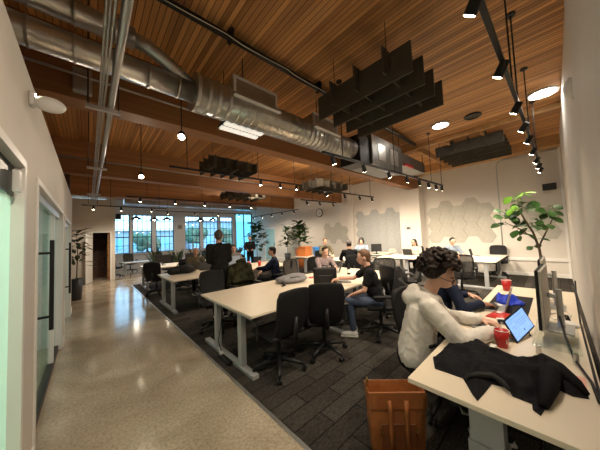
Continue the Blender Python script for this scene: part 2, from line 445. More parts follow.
# left partition: low wall with three glazed openings, offices behind it
OPEN = [(0.25, 2.26, 2.12), (2.80, 5.30, 2.12), (5.75, 7.45, 2.08)]
w = MB(); y = YN-.1; ZT = 2.80
for a, b, h in OPEN:
    w.bb(XL-.12, XL, y, a, 0, ZT); w.bb(XL-.12, XL, a, b, h, ZT); y = b
w.bb(XL-.12, XL, y, 8.15, 0, ZT)
struct('wall_left', w, MT['wall'])
w = MB().bb(XO, XL-.12, 8.03, 8.15, 0, ZT).bb(XO, XL-.12, 5.5, 5.6, 0, ZT-.1).bb(XO, XL-.12, 2.52, 2.62, 0, ZT-.1).bb(XO, XL-.12, YN-.1, YN, 0, ZT)
struct('wall_office', w, MT['trimwhite'])
struct('ceiling_office', MB().bb(XO, XL-.12, YN-.1, 8.15, ZT-.1, ZT-.02), MT['wall'])
struct('wall_outer', MB().bb(XO-.1, XO, YN-.2, YF+.2, 0, ZC), MT['wall'])
struct('wall_rear', MB().bb(XO-.1, XL, YN-.2, YN-.1, 0, ZC).bb(XL-.12, XL, YN-.2, YN+.0, ZT, ZC), MT['wall'])
# right wall, thicker near the entry
struct('wall_right', MB().bb(XL-.12, XR+.2, YN-.2, YN, 0, ZC).bb(XL, 3.05, YN, -0.175, 0, ZC), MT['wall'], bevel=0.004)
struct('wall_back', MB().bb(XR, XR+.2, YN-.2, YF+.2, 0, ZC), MT['wall'])
struct('column_1', MB().bb(10.2, XR, 3.75, 4.6, 0, 3.42), MT['wall'], bevel=0.006)
struct('column_2', MB().bb(10.52, XR, 7.30, 7.62, 0, ZC), MT['wall'], bevel=0.004)
struct('baseboard_back', MB().bb(XR-.02, XR, YN, 3.75, 0, .12).bb(XR-.02, XR, 4.6, 7.3, 0, .12).bb(XR-.02, XR, 7.62, YF, 0, .12), MT['trimwhite'])
struct('trim_2', MB().bb(XR-.05, XR-.005, YN+.02, 1.3, .50, .60), MT['trimwhite'], bevel=0.004)
struct('trim_3', MB().bb(XR-.06, XR, YN, YN+.05, 0, ZC), MT['trimwhite'])

# wall with the open door, and the room behind it
YD = 13.5
w = MB().bb(XO, 0.12, YD, YD+.12, 0, 3.6).bb(0.12, 0.72, YD, YD+.12, 2.12, 3.6).bb(0.72, 0.90, YD, YD+.12, 0, 3.6).bb(0.80, 0.90, YD+.12, YF, 0, 3.6)
struct('wall_partition', w, MT['wall'])
struct('wall_closet', MB().bb(-1.2, 0.80, 15.2, 15.3, 0, 3.0).bb(-1.3, -1.2, YD+.12, 15.3, 0, 3.0).bb(-1.2, .8, YD+.12, 15.3, 3.0, 3.1), MT['darkwood'])
d = MB().bb(.06, .12, YD-.02, YD+.14, 0, 2.17).bb(.72, .78, YD-.02, YD+.14, 0, 2.17).bb(.12, .72, YD-.02, YD+.14, 2.12, 2.17)
do = struct('door_1', d, MT['trimwhite'])
MB().box((0.02, YD-.31, 1.06), (.04, .62, 2.1), rz=-.32).build('door_leaf', MT['trimwhite'], do, 0.003)
MB().bb(.64, .72, YD+.13, YD+.7, 0, 2.1).build('side_panel', MT['beam'], do)

# glazed openings of the left wall
def frame(name, y0, y1, h, header_dark):
    f = MB()
    f.bb(XL-.13, XL+.012, y0-.04, y0+.012, 0, h+.04).bb(XL-.13, XL+.012, y1-.012, y1+.04, 0, h+.04).bb(XL-.13, XL+.012, y0, y1, h-.012, h+.04)
    o = struct(name, f, MT['trimwhite'], bevel=0.004)
    return o
do = frame('door_2', 0.25, 2.26, 2.12, True)
MB().bb(XL-.09, XL-.035, .25, 2.26, 1.92, 2.12).build('track_header', MT['blackmetal'], do)
MB().bb(XL-.02, XL+.01, 2.10, 2.16, 1.93, 2.06).build('track_clip', MT['white'], do, 0.004)
MB().bb(XL-.075, XL-.063, .25, 1.35, 0.02, 1.94).build('glass_pane', MT['glassgreen'], do)
MB().bb(XL-.06, XL-.045, 1.30, 2.24, 0.02, 1.94).build('glass_pane', MT['glassfrost'], do)
MB().bb(XL-.062, XL-.043, 1.285, 1.30, 0.02, 1.94).build('glass_edge', MT['glassedge'], do)
MB().bb(XL-.077, XL-.061, 1.345, 1.352, 0.02, 1.94).build('glass_edge', MT['glassedge'], do)
do = frame('door_3', 2.80, 5.30, 2.12, False)
MB().bb(XL-.10, XL-.03, 2.8, 5.3, 2.03, 2.12).build('track_header', MT['steel'], do)
MB().bb(XL-.09, XL-.03, 2.8, 5.3, 0.0, .07).build('bottom_rail', MT['blackmetal'], do)
MB().bb(XL-.075, XL-.063, 3.9, 5.3, .07, 2.03).build('glass_pane', MT['glassgreen'], do)
MB().bb(XL-.050, XL-.038, 2.95, 4.0, .03, 2.03).build('glass_pane', MT['glassgreen'], do)
MB().bb(XL-.051, XL-.037, 2.93, 2.95, .03, 2.03).build('glass_edge', MT['glassedge'], do)
MB().bb(XL-.08, XL-.03, 4.56, 4.62, .07, 2.03).build('mullion', MT['trimwhite'], do)
def handle(do, y, z0, z1):
    h = MB().bb(XL+.045, XL+.075, y-.015, y+.015, z0, z1)
    ho = h.build('pull_handle', MT['black'], do, 0.004)
    for z in (z0+.12, z1-.12):
        MB().cyl((XL-.04, y, z), (XL+.05, y, z), .011, n=10).build('standoff', MT['black'], ho)
handle(do, 3.16, .84, 1.66)
do = frame('door_4', 5.75, 7.45, 2.08, False)
MB().bb(XL-.075, XL-.063, 5.75, 7.45, .05, 2.0).build('glass_pane', MT['glassgreen'], do)
MB().bb(XL-.08, XL-.03, 6.5, 6.55, .05, 2.0).build('mullion', MT['trimwhite'], do)
MB().bb(XL-.09, XL-.03, 5.75, 7.45, 2.0, 2.08).build('track_header', MT['steel'], do)
handle(do, 5.72+.28, .74, 1.66)
struct('baseboard_left', MB().bb(XL, XL+.012, 2.26+.045, 2.80-.045, 0, .10).bb(XL, XL+.012, 5.345, 5.705, 0, .10).bb(XL, XL+.012, 7.50, 8.15, 0, .10), MT['trimwhite'])

# far wall with steel windows
WIN = [(0.98, 1.92), (2.06, 3.12), (3.34, 4.45), (5.17, 6.23), (6.44, 7.64), (7.82, 8.86)]
ZS, ZH = 0.95, 3.42
w = MB(); x = 0.8
for a, b in WIN:
    w.bb(x, a, YF, YF+.25, 0, ZC); w.bb(a, b, YF, YF+.25, 0, ZS); w.bb(a, b, YF, YF+.25, ZH, ZC); x = b
w.bb(x, 9.10, YF, YF+.25, 0, ZC).bb(9.10, XR, YF, YF+.25, 3.75, ZC)
struct('wall_far', w, MT['wall_cool'])
for k, (a, b) in enumerate(WIN):
    f = MB(); z0, z1 = ZS, ZH
    f.bb(a, a+.05, YF+.10, YF+.16, z0, z1).bb(b-.05, b, YF+.10, YF+.16, z0, z1).bb(a, b, YF+.10, YF+.16, z0, z0+.05).bb(a, b, YF+.10, YF+.16, z1-.05, z1)
    fo = struct('window_%d' % (k+1), f, MT['blackmetal'])
    g = MB(); n = 3 if b-a < 1.0 else 4
    for i in range(1, n): g.bb(a+(b-a)*i/n-.015, a+(b-a)*i/n+.015, YF+.115, YF+.145, z0, z1)
    for zz in (1.45, 1.98, 2.50, 3.02): g.bb(a, b, YF+.115, YF+.145, zz-(.03 if zz == 1.98 else .015), zz+(.03 if zz == 1.98 else .015))
    g.build('muntin_grid', MT['blackmetal'], fo)
    MB().bb(a+.04, b-.04, YF+.127, YF+.133, z0+.04, z1-.04).build('pane', MT['pane'], fo)
    MB().bb(a-.03, b+.03, YF-.10, YF+.08, z0-.04, z0).build('window_sill', MT['trimwhite'], fo, 0.004)
# tall blue-tinted glazing beside the windows
f = MB().bb(9.10, 9.17, YF+.02, YF+.12, 0, 3.75).bb(XR-.07, XR, YF+.02, YF+.12, 0, 3.75).bb(9.1, XR, YF+.02, YF+.12, 3.68, 3.75).bb(9.86, 9.93, YF+.02, YF+.12, 0, 3.75)
fo = struct('window_7', f, MT['blackmetal'])
MB().bb(9.17, XR-.07, YF+.06, YF+.075, 0, 3.68).build('pane', MT['glassblue'], fo)
# doors at the far end of the back wall
for k, (y0, y1, h, m) in enumerate([(14.6, 15.9, 2.3, 'glassblue'), (11.75, 13.1, 2.35, 'glassfrost')]):
    f = MB().bb(XR-.06, XR+.0, y0-.09, y0, 0, h+.09).bb(XR-.06, XR, y1, y1+.09, 0, h+.09).bb(XR-.06, XR, y0, y1, h, h+.09)
    fo = struct('door_%d' % (5+k), f, MT['trimwhite'])
    MB().bb(XR-.03, XR-.005, y0, y1, 0, h).build('door_leaf', MT['curtain'] if k == 0 else MT['hexfelt'], fo)
    MB().bb(XR-.06, XR-.03, y0+.12, y0+.15, .95, 1.2).build('door_handle', MT['black'], fo)

# timber beams and joists
for k, y in enumerate((4.08, 8.25, 12.4)):
    struct('beam_%d' % (k+1), MB().bb(XO, XR-.0, y-.15, y+.15, 3.44 if k < 2 else 3.55, ZC), MT['beam'], bevel=0.006)
struct('beam_4', MB().bb(7.55, 7.66, YN, 3.9, 4.18, ZC), MT['joist'])
for k, yy in enumerate((0.35, 1.15, 1.95, 2.75)):
    struct('beam_%d' % (5+k), MB().bb(7.66, XR, yy-.035, yy+.035, 4.12, ZC), MT['joist'])
struct('beam_9', MB().bb(XR-.45, XR, YN, 3.9, 4.02, ZC), MT['joist'])
struct('column_3', MB().bb(-.62, -.36, 8.35, 8.62, 0, ZC), MT['darkwood'], bevel=0.006)

# what daylight shows beyond the windows
struct('ground_outside', MB().bb(-30, 45, YF+.3, 60, -.3, -.2), MT['extroad'])
for k, (x, wd, h) in enumerate(((-6, 9, 4.2), (5.5, 11, 3.4), (19, 12, 5.0))):
    b = thing('building', ('pale blue low building beyond the windows by the open door', 'long low building seen through the middle windows', 'taller pale building seen through the blue-tinted glazing')[k], 'building', (x, 42, -.2))
    MB().bb(-wd/2, wd/2, 0, 6, 0, h).build('facade', MT['extwall'], b)
    MB().bb(-wd/2-.2, wd/2+.2, -.2, 6.2, h, h+.25).build('roof', MT['extroad'], b)
    for i in range(int(wd/2)):
        MB().bb(-wd/2+.5+i*2, -wd/2+1.6+i*2, -.05, .05, 1.0, 2.4).build('window', MT['glassblue'], b)
for k, (x, y, h) in enumerate(((0, 31, 2.3), (5.2, 33, 1.7), (9.5, 30, 2.2), (14.5, 32, 2.0))):
    b = thing('street_tree', 'bushy tree outside the %s window' % ('first', 'third', 'fifth', 'last')[k], 'tree', (x, y, -.2))
    t = MB(); rs = random.Random(k)
    for i in range(16): t.ell((rs.uniform(-1.1, 1.1), rs.uniform(-.8, .8), h+rs.uniform(-.5, .9)), rs.uniform(.4, .8), 8, 6)
    t.build('crown', MT['extgreen'], b, smooth=True)
    MB().cyl((0,0,0), (0,0,h), .12, .08, 8).build('trunk', MT['bark'], b)
# ================================================================ ducts, pipes, lamps under the ceiling
def duct_rings(par, p0, p1, r, step):
    p0 = Vector(p0); p1 = Vector(p1); n = int((p1-p0).length/step); a = (p1-p0).normalized()
    for i in range(n+1):
        c = p0 + a*step*i
        MB().cyl(c - a*.008, c + a*.008, r+.009, n=24).build('seam_ring', MT['duct'], par)
t = thing('ventilation_duct', 'long round galvanised duct running along the near timber beam', 'duct', (0, 3.0, 3.50))
MB().cyl((-3.9,0,-.01), (1.0,0,-.01), .125, n=32).build('duct_run', MT['duct'], t, smooth=True).data.shade_smooth()
MB().cyl((1.0,0,0), (4.35,0,0), .215, n=32).build('duct_run', MT['duct'], t).data.shade_smooth()
duct_rings(t, (-3.7,0,-.01), (.9,0,-.01), .125, .30)
for x in (1.0, 1.13, 1.26, 1.40): MB().cyl((x-.02,0,0), (x+.02,0,0), .232, n=32).build('collar', MT['steel'], t)
duct_rings(t, (1.55,0,0), (4.3,0,0), .215, .115)
for x in (-1.0, 1.7, 3.3): MB().cyl((x,0,.2), (x,0,ZC-3.50), .008, n=6).build('hanger_rod', MT['blackmetal'], t)
MB().tube([(.30,-.07,.30), (.48,-.07,.28), (.70,-.06,.18), (.97,-.02,.05)], .075, 16).build('branch_pipe', MT['steel'], t, smooth=True)
MB().cyl((-3.9,-.07,.30), (.36,-.07,.30), .105, n=28).build('upper_run', MT['duct'], t).data.shade_smooth()
duct_rings(t, (-3.7,-.07,.30), (.35,-.07,.30), .105, .30)
# return grilles standing on the duct
def grille(label, x0, x1, y, z0, z1):
    t = thing('air_grille', label, 'air vent', ((x0+x1)/2, y, z0)); w = (x1-x0)/2; h = z1-z0
    MB().bb(-w+.01, w-.01, .02, .30, .01, h-.01).build('plenum_box', MT['duct'], t)
    f = MB().bb(-w, w, -.02, .02, 0, .035).bb(-w, w, -.02, .02, h-.035, h).bb(-w, -w+.035, -.02, .02, .035, h-.035).bb(w-.035, w, -.02, .02, .035, h-.035)
    f.bb(-w-.04, w, -.12, -.0, -.012, 0.0).build('frame', MT['white'], t, 0.003)
    MB().bb(-w+.03, w-.03, -.002, .012, .03, h-.03).build('backing', MT['felt'], t)
    s = MB(); n = int(h/.022)
    for i in range(2, n-1): s.box((0, -.006, i*.022), (2*w-.07, .004, .014))
    s.build('louvre', MT['steel'], t)
grille('white framed return grille on the duct, the larger one near the round collars', 1.46, 2.20, 2.84, 3.53, 3.86)
grille('white framed return grille on the duct, beside the charcoal baffle cloud', 3.02, 3.72, 2.84, 3.55, 3.86)
t = thing('linear_light', 'pale two-strip linear light under the duct, beside the timber beam', 'ceiling light', (1.90, 3.43, 3.39))
MB().bb(-.35, .35, -.15, .15, .03, .07).build('housing', MT['blackmetal'], t, 0.004)
for y in (-.085, .085): MB().bb(-.34, .34, y-.050, y+.050, 0, .03).build('light_strip', MT['strip'], t, 0.003)
for x in (-.3, .3): MB().cyl((x,0,.07), (x,0,ZC-3.39), .006, n=6).build('hanger_rod', MT['blackmetal'], t)
# air handler at the end of the duct
t = thing('air_handler', 'galvanised box air handler hanging at the end of the round duct', 'air handler', (5.6, 3.05, 3.22))
MB().bb(-1.15, -.72, -.25, .3, -.02, .62).build('canvas_collar', MT['blackmetal'], t)
MB().bb(-.72, .85, -.30, .35, 0, .72).build('casing', MT['ductdark'], t, 0.01)
MB().bb(-.45, -.10, -.315, -.30, .15, .55).build('access_panel', MT['duct'], t, 0.004)
MB().bb(.15, .60, -.315, -.30, .15, .55).build('access_panel', MT['duct'], t, 0.004)
MB().bb(.85, 2.6, -.28, .3, .28, .62).build('supply_box', MT['ductdark'], t, 0.01)
MB().bb(.95, 1.5, -.35, -.28, .25, .31).build('valve_tag', MT['red'], t, 0.004)
for x, y in ((-.6,-.28), (.75,-.28), (2.5,-.26)): MB().cyl((x,y,.6), (x,y,ZC-3.22), .008, n=6).build('hanger_rod', MT['blackmetal'], t)
MB().tube([(-.3,-.2,0), (-.3,-.25,-.06), (.4,-.25,-.08), (.9,-.2,0)], .018, 8).build('drain_pipe', MT['conduit'], t, smooth=True)
# pipes
t = thing('sprinkler_pipe', 'dark iron pipe with a pale cable strapped under the ceiling boards', 'pipe', (0, 2.66, 4.19))
MB().cyl((-3.9,0,0), (7.2,0,0), .042, n=16).build('pipe', MT['blackmetal'], t, smooth=False).data.shade_smooth()
pts = []
for i in range(60):
    x = -.5 + i*.11; pts.append((x, -.055-.03*abs(math.sin(i*.36)), -.04-.035*abs(math.sin(i*.36+.4))))
MB().tube(pts, .006, 6).build('cable', MT['paper'], t, smooth=True)
for x in (-.3, 1.35, 3.0, 4.6): MB().bb(x-.02, x+.02, -.055, .055, -.055, ZC-4.19).build('pipe_clamp', MT['blackmetal'], t)
for k, (dx, dz, r, m) in enumerate(((.185, .0, .030, 'conduit'), (.128, .02, .010, 'steel'), (.105, .03, .009, 'conduit'), (.085, .05, .009, 'steel'))):
    t = tag(MB().cyl((dx, -.1, 3.16+dz), (dx, 13.4, 3.22+dz), r, n=16).build('conduit', MT[m], None), ('thick zinc conduit, the rightmost of the overhead bundle', 'steel conduit second from the right in the overhead bundle', 'thin zinc conduit third from the right in the overhead bundle', 'thin steel conduit, the leftmost of the overhead bundle')[k], 'conduit', 'conduits running over the aisle')
    t.data.shade_smooth()
for k, y in enumerate((3.3, 6.0, 9.2, 11.6)):
    t = thing('pipe_hanger', 'strut hanger carrying the overhead conduits, the %s along the aisle' % ('nearest', 'second', 'third', 'furthest')[k], 'pipe hanger', (.12, y, 3.08), group='strut hangers of the conduits')
    MB().bb(-.15, .15, -.02, .02, 0, .04).build('strut', MT['steel'], t)
    for s in (-.13, .13): MB().cyl((s,0,.03), (s,0,ZC-3.08), .007, n=6).build('rod', MT['blackmetal'], t)
t = thing('junction_box', 'grey junction box beside the overhead conduits', 'junction box', (-.06, 3.87, 3.50))
MB().bb(-.09, .09, -.04, .05, 0, .30).build('box', MT['legmetal'], t, 0.006)
MB().bb(-.08, .08, -.05, -.04, .01, .29).build('cover', MT['steel'], t, 0.003)
tag(MB().cyl((-3.9, 3.83, 3.70), (4.5, 3.83, 3.70), .018, n=10).build('beam_conduit', MT['conduit'], None), 'thin conduit strapped along the face of the near beam', 'conduit').data.shade_smooth()
tag(MB().cyl((-3.9, 7.98, 3.80), (9.5, 7.98, 3.80), .022, n=10).build('beam_conduit', MT['conduit'], None), 'thin conduit along the face of the middle beam', 'conduit').data.shade_smooth()
t = thing('rectangular_duct', 'flat dark duct with grilles along the far beam, before the windows', 'duct', (5.0, 15.6, 3.72))
MB().bb(-3.6, 4.6, -.3, .3, 0, .42).build('duct_run', MT['steel'], t, 0.01)
for x in (-2.6, -.5, 1.6): MB().bb(x-.5, x+.5, -.32, -.30, .08, .34).build('grille', MT['legmetal'], t, 0.004)
for x in (-3, 0, 4): MB().cyl((x,0,.4), (x,0,ZC-3.72), .01, n=6).build('hanger_rod', MT['blackmetal'], t)

# baffle clouds
def baffles(label, x0, y0, y1, z0, z1, nx, dx, fins, ext=.12):
    t = thing('acoustic_baffle', label, 'ceiling baffle', (x0, y0, z0), group='charcoal felt baffle clouds'); h = z1-z0
    for i in range(nx): MB().bb(i*dx-.012, i*dx+.012, 0, y1-y0, 0, h).build('blade', MT['felt'], t)
    for f in fins: MB().bb(-ext, (nx-1)*dx+ext*.4, f-.010, f+.010, h*.25, h+.06).build('cross_fin', MT['felt'], t)
    for i in (0, nx-1):
        for f in (fins[0], fins[-1]): MB().cyl((i*dx, f, h), (i*dx, f, ZC-z0), .005, n=6).build('suspension_wire', MT['blackmetal'], t)
baffles('charcoal felt baffle cloud, the large near one of four deep blades', 2.79, 1.0, 2.48, 3.47, 3.85, 4, .37, (.30, .72, 1.14))
baffles('charcoal felt baffle cloud on the right, before the pale back wall', 7.95, .75, 2.35, 3.85, 4.15, 5, .42, (.35, .75, 1.15))
baffles('charcoal felt baffle cloud over the second row of desks', 2.55, 6.05, 7.25, 3.60, 3.90, 5, .32, (.25, .6, .95))
baffles('charcoal felt baffle cloud hanging near the clock', 6.8, 6.0, 7.4, 3.55, 3.85, 5, .40, (.3, .7, 1.1))
baffles('charcoal felt baffle cloud furthest away, toward the tinted glazing', 5.2, 10.3, 11.9, 3.70, 4.02, 5, .45, (.3, .75, 1.2))

# track lights
HEADM = {}
def track(label, p0, p1, heads, rods, aim=(0,0,-1), near=False, energy=None):
    p0 = Vector(p0); p1 = Vector(p1); L = (p1-p0).length
    rz = math.atan2(p1.y-p0.y, p1.x-p0.x)
    t = thing('track_light', label, 'track light', p0, rz, 'black track lights')
    MB().bb(0, L, -.018, .018, -.02, .02).build('rail', MT['blackmetal'], t, 0.003)
    for r in rods:
        ro = MB().cyl((r*L, 0, .02), (r*L, 0, ZC-p0.z), .008, n=8).build('hanger_rod', MT['blackmetal'], t)
        MB().cyl((r*L, 0, ZC-p0.z-.02), (r*L, 0, ZC-p0.z), .05, n=16).build('ceiling_cup', MT['blackmetal'], ro)
    inv = Matrix.Rotation(-rz, 3, 'Z')
    for i, hpos in enumerate(heads):
        a = (inv @ Vector(aim)).normalized()
        if near and i == 0: a = (inv @ Vector((-.05, .75, -1))).normalized()  # unseen first head, added to brighten the floor close to the camera
        if i % 3 == 1: a = (a + Vector((.15, .12, 0))).normalized()
        c = Vector((hpos*L, 0, -.085))
        h = MB().cyl((hpos*L, 0, -.02), (hpos*L, 0, -.075), .010, n=8).cyl(c - a*.055, c + a*.075, .036, .040, n=18)
        ho = h.build('spotlight', MT['black'], t)
        MB().cyl(c + a*.076, c + a*.079, .033, n=18).build('lens', MT['lens'], ho)
        q = Vector((0,0,-1)).rotation_difference(a)
        lo = lamp('spot_lamp', 'SPOT', c + a*.095, energy or HEAD_W, WARM, ho, q.to_euler(), spot_size=2.3, spot_blend=.9, shadow_soft_size=.035)
    return t
track('black track light running along the right wall over the long desk', (-.1, .27, 3.12), (8.9, .14, 3.12), (.07, .21, .315, .43, .52, .60, .70, .80, .88, .95), (.12, .395, .45, .62, .80), (.25, .6, -1), near=True)
track('black track light crossing in front of the air handler toward the column', (2.75, 2.42, 2.93), (7.75, 2.16, 2.93), (.05, .22, .40, .56, .69, .80, .90, .985), (.10, .45, .84, .985), (.45, 0, -1), energy=75)
track('black track light over the aisle side of the back wall tables', (4.9, 4.55, 2.93), (7.75, 4.42, 2.93), (.12, .42, .70, .96), (.2, .52, .93), (.7, 0, -1), energy=85)
track('black track light below the baffle cloud near the clock', (5.7, 6.15, 2.93), (7.6, 6.05, 2.93), (.15, .5, .9), (.3, .9), (.8, 0, -1), energy=85)
track('black track light low over the second row of desks', (1.3, 5.6, 3.25), (5.0, 5.45, 3.25), (.62, .8, .97), (.1, .6, .95), (0, 0, -1))
track('black track light over the third row of desks', (.9, 9.4, 3.15), (5.8, 9.4, 3.15), (.08, .3, .52, .74, .95), (.12, .5, .9), (0, 0, -1))
track('black track light by the open door, under the conduits', (-.2, 11.8, 3.1), (2.6, 11.8, 3.1), (.12, .42, .8), (.3, .9), (-.1, .2, -1))
track('black track light running before the windows', (2.6, 14.0, 3.25), (8.2, 14.0, 3.25), (.1, .35, .6, .85), (.1, .5, .9), (0, .2, -1), energy=18)
track('black track light beside the white wall with the far doors', (8.6, 9.5, 3.1), (8.6, 14.5, 3.1), (.08, .3, .52, .74, .95), (.1, .5, .9), (.6, 0, -1))

# round lamps in the ceiling
def panel(label, x, y, r):
    t = thing('ceiling_light', label, 'ceiling light', (x, y, ZC-.04))
    MB().lathe([(r, .04), (r+.03, .04), (r+.03, 0), (r, 0)], n=40, caps=False).build('rim', MT['white'], t)
    MB().cyl((0,0,.008), (0,0,.03), r, n=40).build('diffuser', MT['panel'], t)
panel('round white ceiling light close to the right wall', 6.75, .0, .20)
panel('round white ceiling light beyond the large baffle cloud', 6.62, 1.80, .17)
t = thing('ceiling_vent', 'dark round vent between the two round ceiling lights', 'air vent', (6.75, 1.15, ZC-.03))
MB().lathe([(.13, .03), (.17, .03), (.17, 0), (.13, 0)], n=28, caps=False).build('ring', MT['blackmetal'], t); MB().cyl((0,0,.01), (0,0,.03), .13, n=28).build('grille', MT['felt'], t)
def can(label, x, y, e=1.0):
    t = thing('downlight', label, 'ceiling light', (x, y, ZC-.05))
    MB().lathe([(.055, .05), (.085, .05), (.085, 0), (.055, 0)], n=24, caps=False).build('trim_ring', MT['white'], t)
    MB().ell((0,0,0), (.055, .055, .03), 16, 8).build('bulb', MT['can'], t, smooth=True)
    lamp('can_lamp', 'POINT', (0,0,-.07), CAN_W*e, WARM, t, shadow_soft_size=.05)
def hanging_spot(label, x, y, z, aim, e):
    t = thing('hanging_spotlight', label, 'ceiling light', (x, y, z)); a = Vector(aim).normalized()
    MB().cyl((0,0,.06), (0,0,ZC-z), .008, n=8).build('hanger_rod', MT['blackmetal'], t)
    h = MB().cyl(-a*.07, a*.05, .045, .05, n=20).cyl((0,0,0), (0,0,.07), .012, n=8).build('spotlight', MT['black'], t)
    MB().cyl(a*.051, a*.056, .044, n=20).build('lens', MT['lens'], h)
    lamp('spot_lamp', 'SPOT', a*.08, e, WARM, h, Vector((0,0,-1)).rotation_difference(a).to_euler(), spot_size=2.4, spot_blend=.9, shadow_soft_size=.045)
hanging_spot('glaring spotlight hanging just before the near beam, aimed toward the entrance', 1.04, 3.72, 3.20, (-.25, -.75, -.8), 12)
hanging_spot('glaring spotlight hanging further back over the aisle edge, aimed toward the entrance', 0.855, 6.06, 3.08, (-.1, -.8, -.75), 25)
can('downlight over the second row, beside the near beam', 6.0, 5.6, .8)
can('downlight in the middle bay far back, toward the doors', 6.3, 10.6, .8)
# pendants before the windows
for k, (x, y) in enumerate(((3.6, 16.2), (3.0, 16.6), (5.7, 16.4), (6.4, 16.0), (2.0, 16.0))):
    t = thing('pendant_lamp', ('pendant lamp with cone shade, the brightest before the windows', 'pendant lamp left of the brightest cone shade', 'pendant lamp behind the standing man, before the fourth window', 'pendant lamp nearest to the tinted glazing', 'pendant lamp nearest to the open door')[k], 'lamp', (x, y, 2.95), group='cone shade pendants')
    MB().lathe([(.03, .20), (.06, .17), (.30, .0), (.29, .0), (.05, .15)], n=24, caps=False).build('shade', MT['blackmetal'], t, smooth=True)
    MB().ell((0,0,.05), .06, 12, 8).build('bulb', MT['lens'], t, smooth=True)
    MB().cyl((0,0,.19), (0,0,ZC-2.95), .006, n=6).build('cord', MT['blackmetal'], t)
    lamp('pendant_bulb', 'POINT', (0,0,-.03), PENDANT_W, WARM, t, shadow_soft_size=.05)
# office lamps
for k, (y, yy) in enumerate(((1.3, 'first'), (4.0, 'second'), (6.8, 'third'))):
    t = thing('office_light', 'flat ceiling light inside the %s glazed office' % yy, 'ceiling light', (-1.7, y, 2.66), group='office ceiling lights')
    MB().bb(-.3, .3, -.3, .3, .0, .035).build('housing', MT['white'], t, 0.004)
    MB().bb(-.27, .27, -.27, .27, -.006, .0).build('diffuser', MT['officepanel'], t)

# emergency lights, speaker, clock and wall boxes
t = thing('emergency_light', 'white twin emergency light high on the left wall', 'emergency light', (XL, 2.42, 2.58))
MB().bb(0, .03, -.04, .04, .01, .11).build('bracket', MT['white'], t, 0.01)
MB().ell((.10, 0, .05), (.085, .05, .055), 18, 12).build('housing', MT['white'], t, smooth=True)
MB().cyl((.01, -.02, .09), (.034, -.02, .09), .007, n=10).build('indicator', MT['lens'], t)
t = thing('emergency_light', 'pale emergency light high on the right wall by the round ceiling light', 'emergency light', (3.6, YN, 2.98))
MB().bb(-.17, .17, 0, .05, -.06, .12).build('base', MT['white'], t, 0.01)
MB().ell((-.03, .055, .0), (.15, .055, .08), 18, 12).build('housing', MT['white'], t, smooth=True)
t = thing('wall_speaker', 'black box speaker high on the back wall near the right corner', 'speaker', (XR-.02, .02, 2.72))
MB().bb(-.22, -.06, -.13, .17, 0, .20).build('cabinet', MT['black'], t, 0.01); MB().bb(-.06, .02, -.04, .04, .08, .14).build('bracket', MT['blackmetal'], t)
t = thing('wall_clock', 'round wall clock with dark rim on the back wall', 'clock', (XR, 9.85, 3.02))
ry = Matrix.Rotation(-PI/2, 4, 'Y')
MB().lathe([(.0, .0), (.27, .0), (.27, .05), (.235, .06), (.235, .03), (0, .03)], n=36, mtx=ry).build('rim', MT['blackmetal'], t)
MB().lathe([(0, .062), (.225, .062), (.225, .050), (0, .050)], n=36, mtx=ry).build('face', MT['clockface'], t)
MB().box((-.066, -.05, .03), (.006, .14, .018), mtx=Matrix.Rotation(.5, 4, 'X')).build('hour_hand', MT['black'], t)
MB().box((-.066, 0, -.08), (.006, .014, .17)).build('minute_hand', MT['black'], t)
t = thing('thermostat', 'small grey wall control on the white column', 'wall control', (10.2, 4.25, 1.68))
MB().bb(-.03, 0, -.10, .10, 0, .16).build('body', MT['legmetal'], t, 0.006); MB().bb(-.034, -.03, -.06, .06, .05, .12).build('display', MT['black'], t)
tag(MB().tube([(XR-.015, 1.27, .6), (XR-.015, 1.27, 3.80), (XR-.015, 1.22, 3.93), (XR-.015, 1.10, 3.98), (XR-.015, -.2, 3.98)], .014, 8).build('wall_conduit', MT['legmetal'], None, smooth=True), 'thin conduit climbing the back wall and turning along the ceiling', 'conduit')

t = thing('wall_speaker', 'small black speaker beside the first window, at the end of the door wall', 'speaker', (.97, 13.45, 2.72))
MB().bb(-.07, .13, -.16, .05, 0, .24).build('cabinet', MT['black'], t, 0.01); MB().bb(-.02, .04, .0, .10, .08, .14).build('bracket', MT['blackmetal'], t)
t = thing('wall_panel', 'grey control box on the pier between the third and fourth windows', 'wall control', (4.80, YF, 2.45))
MB().bb(-.16, .16, -.08, 0, 0, .34).build('box', MT['legmetal'], t, 0.01); MB().bb(-.11, .11, -.09, -.08, .06, .28).build('cover', MT['ductdark'], t, 0.004)
# felt hexagons on the back wall
def hexes(y0, y1, z0, z1, label, m, R=.28, skip=None, seed=1):
    dy = 1.5*R; dz = math.sqrt(3)*R; rs = random.Random(seed)
    mb = MB().prism([((R-.004)*math.cos(i*PI/3), (R-.004)*math.sin(i*PI/3)) for i in range(6)], 0, .025, Matrix.Rotation(-PI/2, 4, 'Y') @ Matrix.Rotation(PI/2, 4, 'Z'))
    first = None; c = 0; y = y0 + R
    while y <= y1 - R + .01:
        z = z0 + dz/2 + (dz/2 if c % 2 else 0)
        while z <= z1 - dz/2 + .05:
            if not (skip and skip(y, z)):
                if first is None:
                    first = mb.build('felt_hexagon', m); o = first
                else:
                    o = first.copy(); COL.objects.link(o)
                o.location = (XR, y, z); tag(o, label, 'wall panel', label)
            z += dz
        y += dy; c += 1
hexes(1.40, 3.80, 1.10, 2.80, 'felt hexagon panel in the cluster between the white column and the wall conduit', MT['hexfelt'])
hexes(4.58, 7.32, .62, 2.80, 'blue-grey felt hexagon panel in the cluster left of the white column', MT['hexfelt2'])
hexes(7.75, 9.60, 1.10, 2.40, 'felt hexagon panel in the cluster below the wall clock', MT['hexfelt'])
